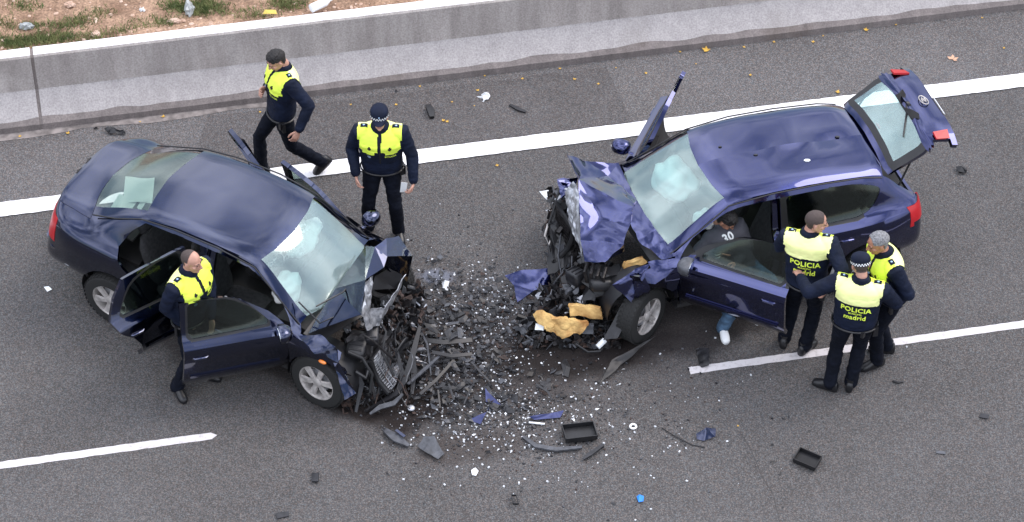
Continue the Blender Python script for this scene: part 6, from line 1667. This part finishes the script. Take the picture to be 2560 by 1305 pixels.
one('road_flare_scrap', [(1104, 704, .02), (1114, 698, .07), (1124, 704, .06), (1118, 728, .01), (1108, 722, .01)], [(0, 1, 4), (1, 2, 3, 4)], bare_white, 'white crumpled plastic piece at the upper edge of the debris heap', 'scrap', .006, .015, 2, 7, 14)
one('wing_scrap', [(1348, 478, .30), (1372, 475, .34), (1396, 490, .34), (1392, 510, .30), (1375, 508, .28)], [(0, 1, 4), (1, 2, 3, 4)], bare_white, 'white torn liner piece sticking out beside the hatchback front', 'liner piece', .006, .012, 2, 2, 12)
for k, (pts, wd, lab) in enumerate((([(1050, 985, .08), (1090, 950, .12), (1135, 900, .10)], .07, 'long dark plastic slat leaning in the middle of the heap'), ([(1080, 880, .14), (1130, 890, .14), (1180, 885, .10)], .09, 'wide dark grille panel lying across the heap'),
        ([(1178, 905, .08), (1200, 930, .08), (1225, 955, .05)], .05, 'grey slat at the right side of the heap'), ([(1135, 1000, .10), (1122, 960, .12)], .05, 'short upright grey slat below the grille panel'), ([(1160, 1010, .06), (1180, 965, .10)], .035, 'narrow blue-grey slat near the pointed blue shard'),
        ([(1060, 850, .12), (1110, 856, .12), (1180, 850, .06)], .12, 'broad black bumper grille resting on the heap'), ([(1100, 1020, .05), (1095, 975, .09)], .04, 'thin upright slat at the lower left of the heap'), ([(1340, 960, .04), (1370, 980, .05), (1380, 1000, .03)], .05, 'grey slat lying apart below the yellow insulation'), ([(1235, 890, .08), (1225, 915, .08), (1215, 940, .04)], .03, 'thin dark curved slat at the right edge of the heap'))):
    strip('plastic_strip', [tuple(p) for p in pts], wd * .42, .010, dark_plastic if k in (2, 3, 4, 7) else black_plastic, lab, 'slat', (rng.uniform(-.4, .4), -.3, .9))
for k, (x, y, s_, lab) in enumerate(((1148, 780, 1.2, 'dark shard behind the heap nearest the saloon bonnet'), (1260, 985, 1.1, 'dark shard between heap and curved strip'), (1416, 920, 1.2, 'pointed dark shard below the yellow insulation'), (1365, 965, 1.0, 'grey shard group centre of the lower road'))):
    drop('large_shard', dks[2 * k + 1], at(x, y, 0), lab, 'shard', sc_=s_)
# fallen leaves
def leaf_mesh(m, r_=.03):
    n = 9; mb = MB(); pts = [V((math.cos(6.283 * k / n) * r_ * (1.25 if k % 2 else .7), math.sin(6.283 * k / n) * r_ * (1.1 if k % 2 else .6), 0)) for k in range(n)]
    vs = [V((0, 0, .006))] + [p + V((0, 0, .002 + .01 * (k % 2))) for k, p in enumerate(pts)]; me = bpy.data.meshes.new('leaf')
    me.from_pydata([tuple(v) for v in vs], [], [(0, 1 + k, 1 + (k + 1) % n) for k in range(n)]); me.update(); me.materials.append(m); return me
lm = [leaf_mesh(leaf_y), leaf_mesh(leaf_y, .022)]
spots = [(408, 292, 1.1), (170, 333, .8), (350, 305, .6), (1108, 302, 1.0), (1118, 304, .7), (1194, 226, .7), (1306, 197, .6), (1436, 198, .7), (1496, 210, .6), (1243, 414, .9), (1212, 190, .6), (1130, 255, .6), (1186, 265, .5), (990, 262, .6), (1765, 125, 1.5), (2033, 105, .7), (2094, 230, .9), (1876, 188, .6), (2165, 75, 1.0), (2058, 90, .5), (2455, 45, .5), (2510, 120, .5), (877, 262, .6), (50, 341, .6), (1615, 183, .6), (1540, 170, .5), (650, 280, .5), (1860, 118, .6), (1740, 160, .5), (1935, 105, .6), (2240, 62, .5), (1845, 1065, .4), (1700, 130, .7), (1400, 172, .6), (1050, 216, .5)]
for x, y, s_ in spots:
    drop('fallen_leaf', rng.choice(lm), at(x, y, .012), 'small yellow fallen leaf on the shoulder along the barrier', 'leaf', 'yellow leaves fallen along the barrier', sc_=s_)
big = MB()
for a, l_ in ((.3, .07), (1.5, .075), (2.6, .07), (-.7, .06)):
    d = V((math.cos(a), math.sin(a), 0)); s_ = V((-d.y, d.x, 0)); q = at(2382, 148, .014)
    big.add([q, q + d * l_ * .5 + s_ * .022, q + d * l_ + V((0, 0, .012)), q + d * l_ * .5 - s_ * .022 + V((0, 0, .006))], [(0, 1, 2, 3)])
props(big.build('plane_leaf', leaf_b, None, False), 'large tan dry leaf on the shoulder at the upper right', 'leaf')
# litter on the soil
def litter(name, px_, py_, sx, sy, m, lab, cat, seed, h=.05):
    q = soil_at(px_, py_); b = bmesh.new(); bmesh.ops.create_icosphere(b, subdivisions=3, radius=1)
    for v in b.verts:
        c = v.co.copy(); k = 1 + .4 * noise.noise(c * 2 + V((seed, 0, 0))); v.co = V((c.x * sx * k, c.y * sy * k, c.z * h * k)) + q + V((0, 0, h * .6)) + crumple(c * .3, .02, 20, seed)
    me = bpy.data.meshes.new(name); b.to_mesh(me); b.free(); props(link(name, me, m, None, True, 20), lab, cat)
clear_p = mat('dull_plastic_film', (.34, .36, .36), .35)
litter('crushed_bottle', 66, 68, .085, .035, clear_p, 'crushed clear bottle among the grass at the far left of the verge', 'bottle', 3)
litter('plastic_bag', 473, 25, .05, .10, clear_p, 'dull plastic bag standing in the grass tuft behind the barrier', 'bag', 5, .09)
litter('pale_scrap', 355, 23, .03, .02, bare_white, 'small pale scrap on the bare soil left of the plastic bag', 'scrap', 6, .02)
litter('pale_stone', 240, 88, .05, .04, stone_m, 'rounded pale stone on the soil just behind the barrier', 'stone', 7, .03)
litter('pale_stone', 175, 14, .06, .04, stone_m, 'largest tan stone at the top of the soil verge', 'stone', 8, .03)
litter('flat_stone', 440, 52, .10, .03, stone_m, 'long tan stone lying beside the grass tuft', 'stone', 9, .03)
mb = MB(); q = at(798, 12, .83); rt = Matrix.Rotation(R(38), 3, 'Z'); rg = []
for t, w_, h_ in ((-.12, .03, .03), (-.11, .05, .05), (.08, .05, .05), (.12, .03, .035), (.15, .018, .018), (.17, .018, .018)):
    rg.append([q + rt @ V((t, math.cos(a) * w_, math.sin(a) * h_)) for a in [2 * math.pi * k / 14 for k in range(14)]])
mb.rings(rg); props(mb.build('plastic_bottle', bare_white), 'white plastic bottle lying just behind the barrier cap', 'bottle')
mb = MB(); q = soil_at(676, 42) + V((0, 0, .05)); mb.plate([q + V(p) for p in ((-.08, -.02, .02), (0, -.03, .03), (.08, -.01, .01), (.06, .04, .03), (-.06, .03, .04))], (.1, -.2, 1), .006)
props(mb.build('yellow_wrapper', mat('yellow_wrapper_m', (.55, .42, .08), .6), None, False), 'yellow wrapper lying on the soil against the barrier cap', 'wrapper')
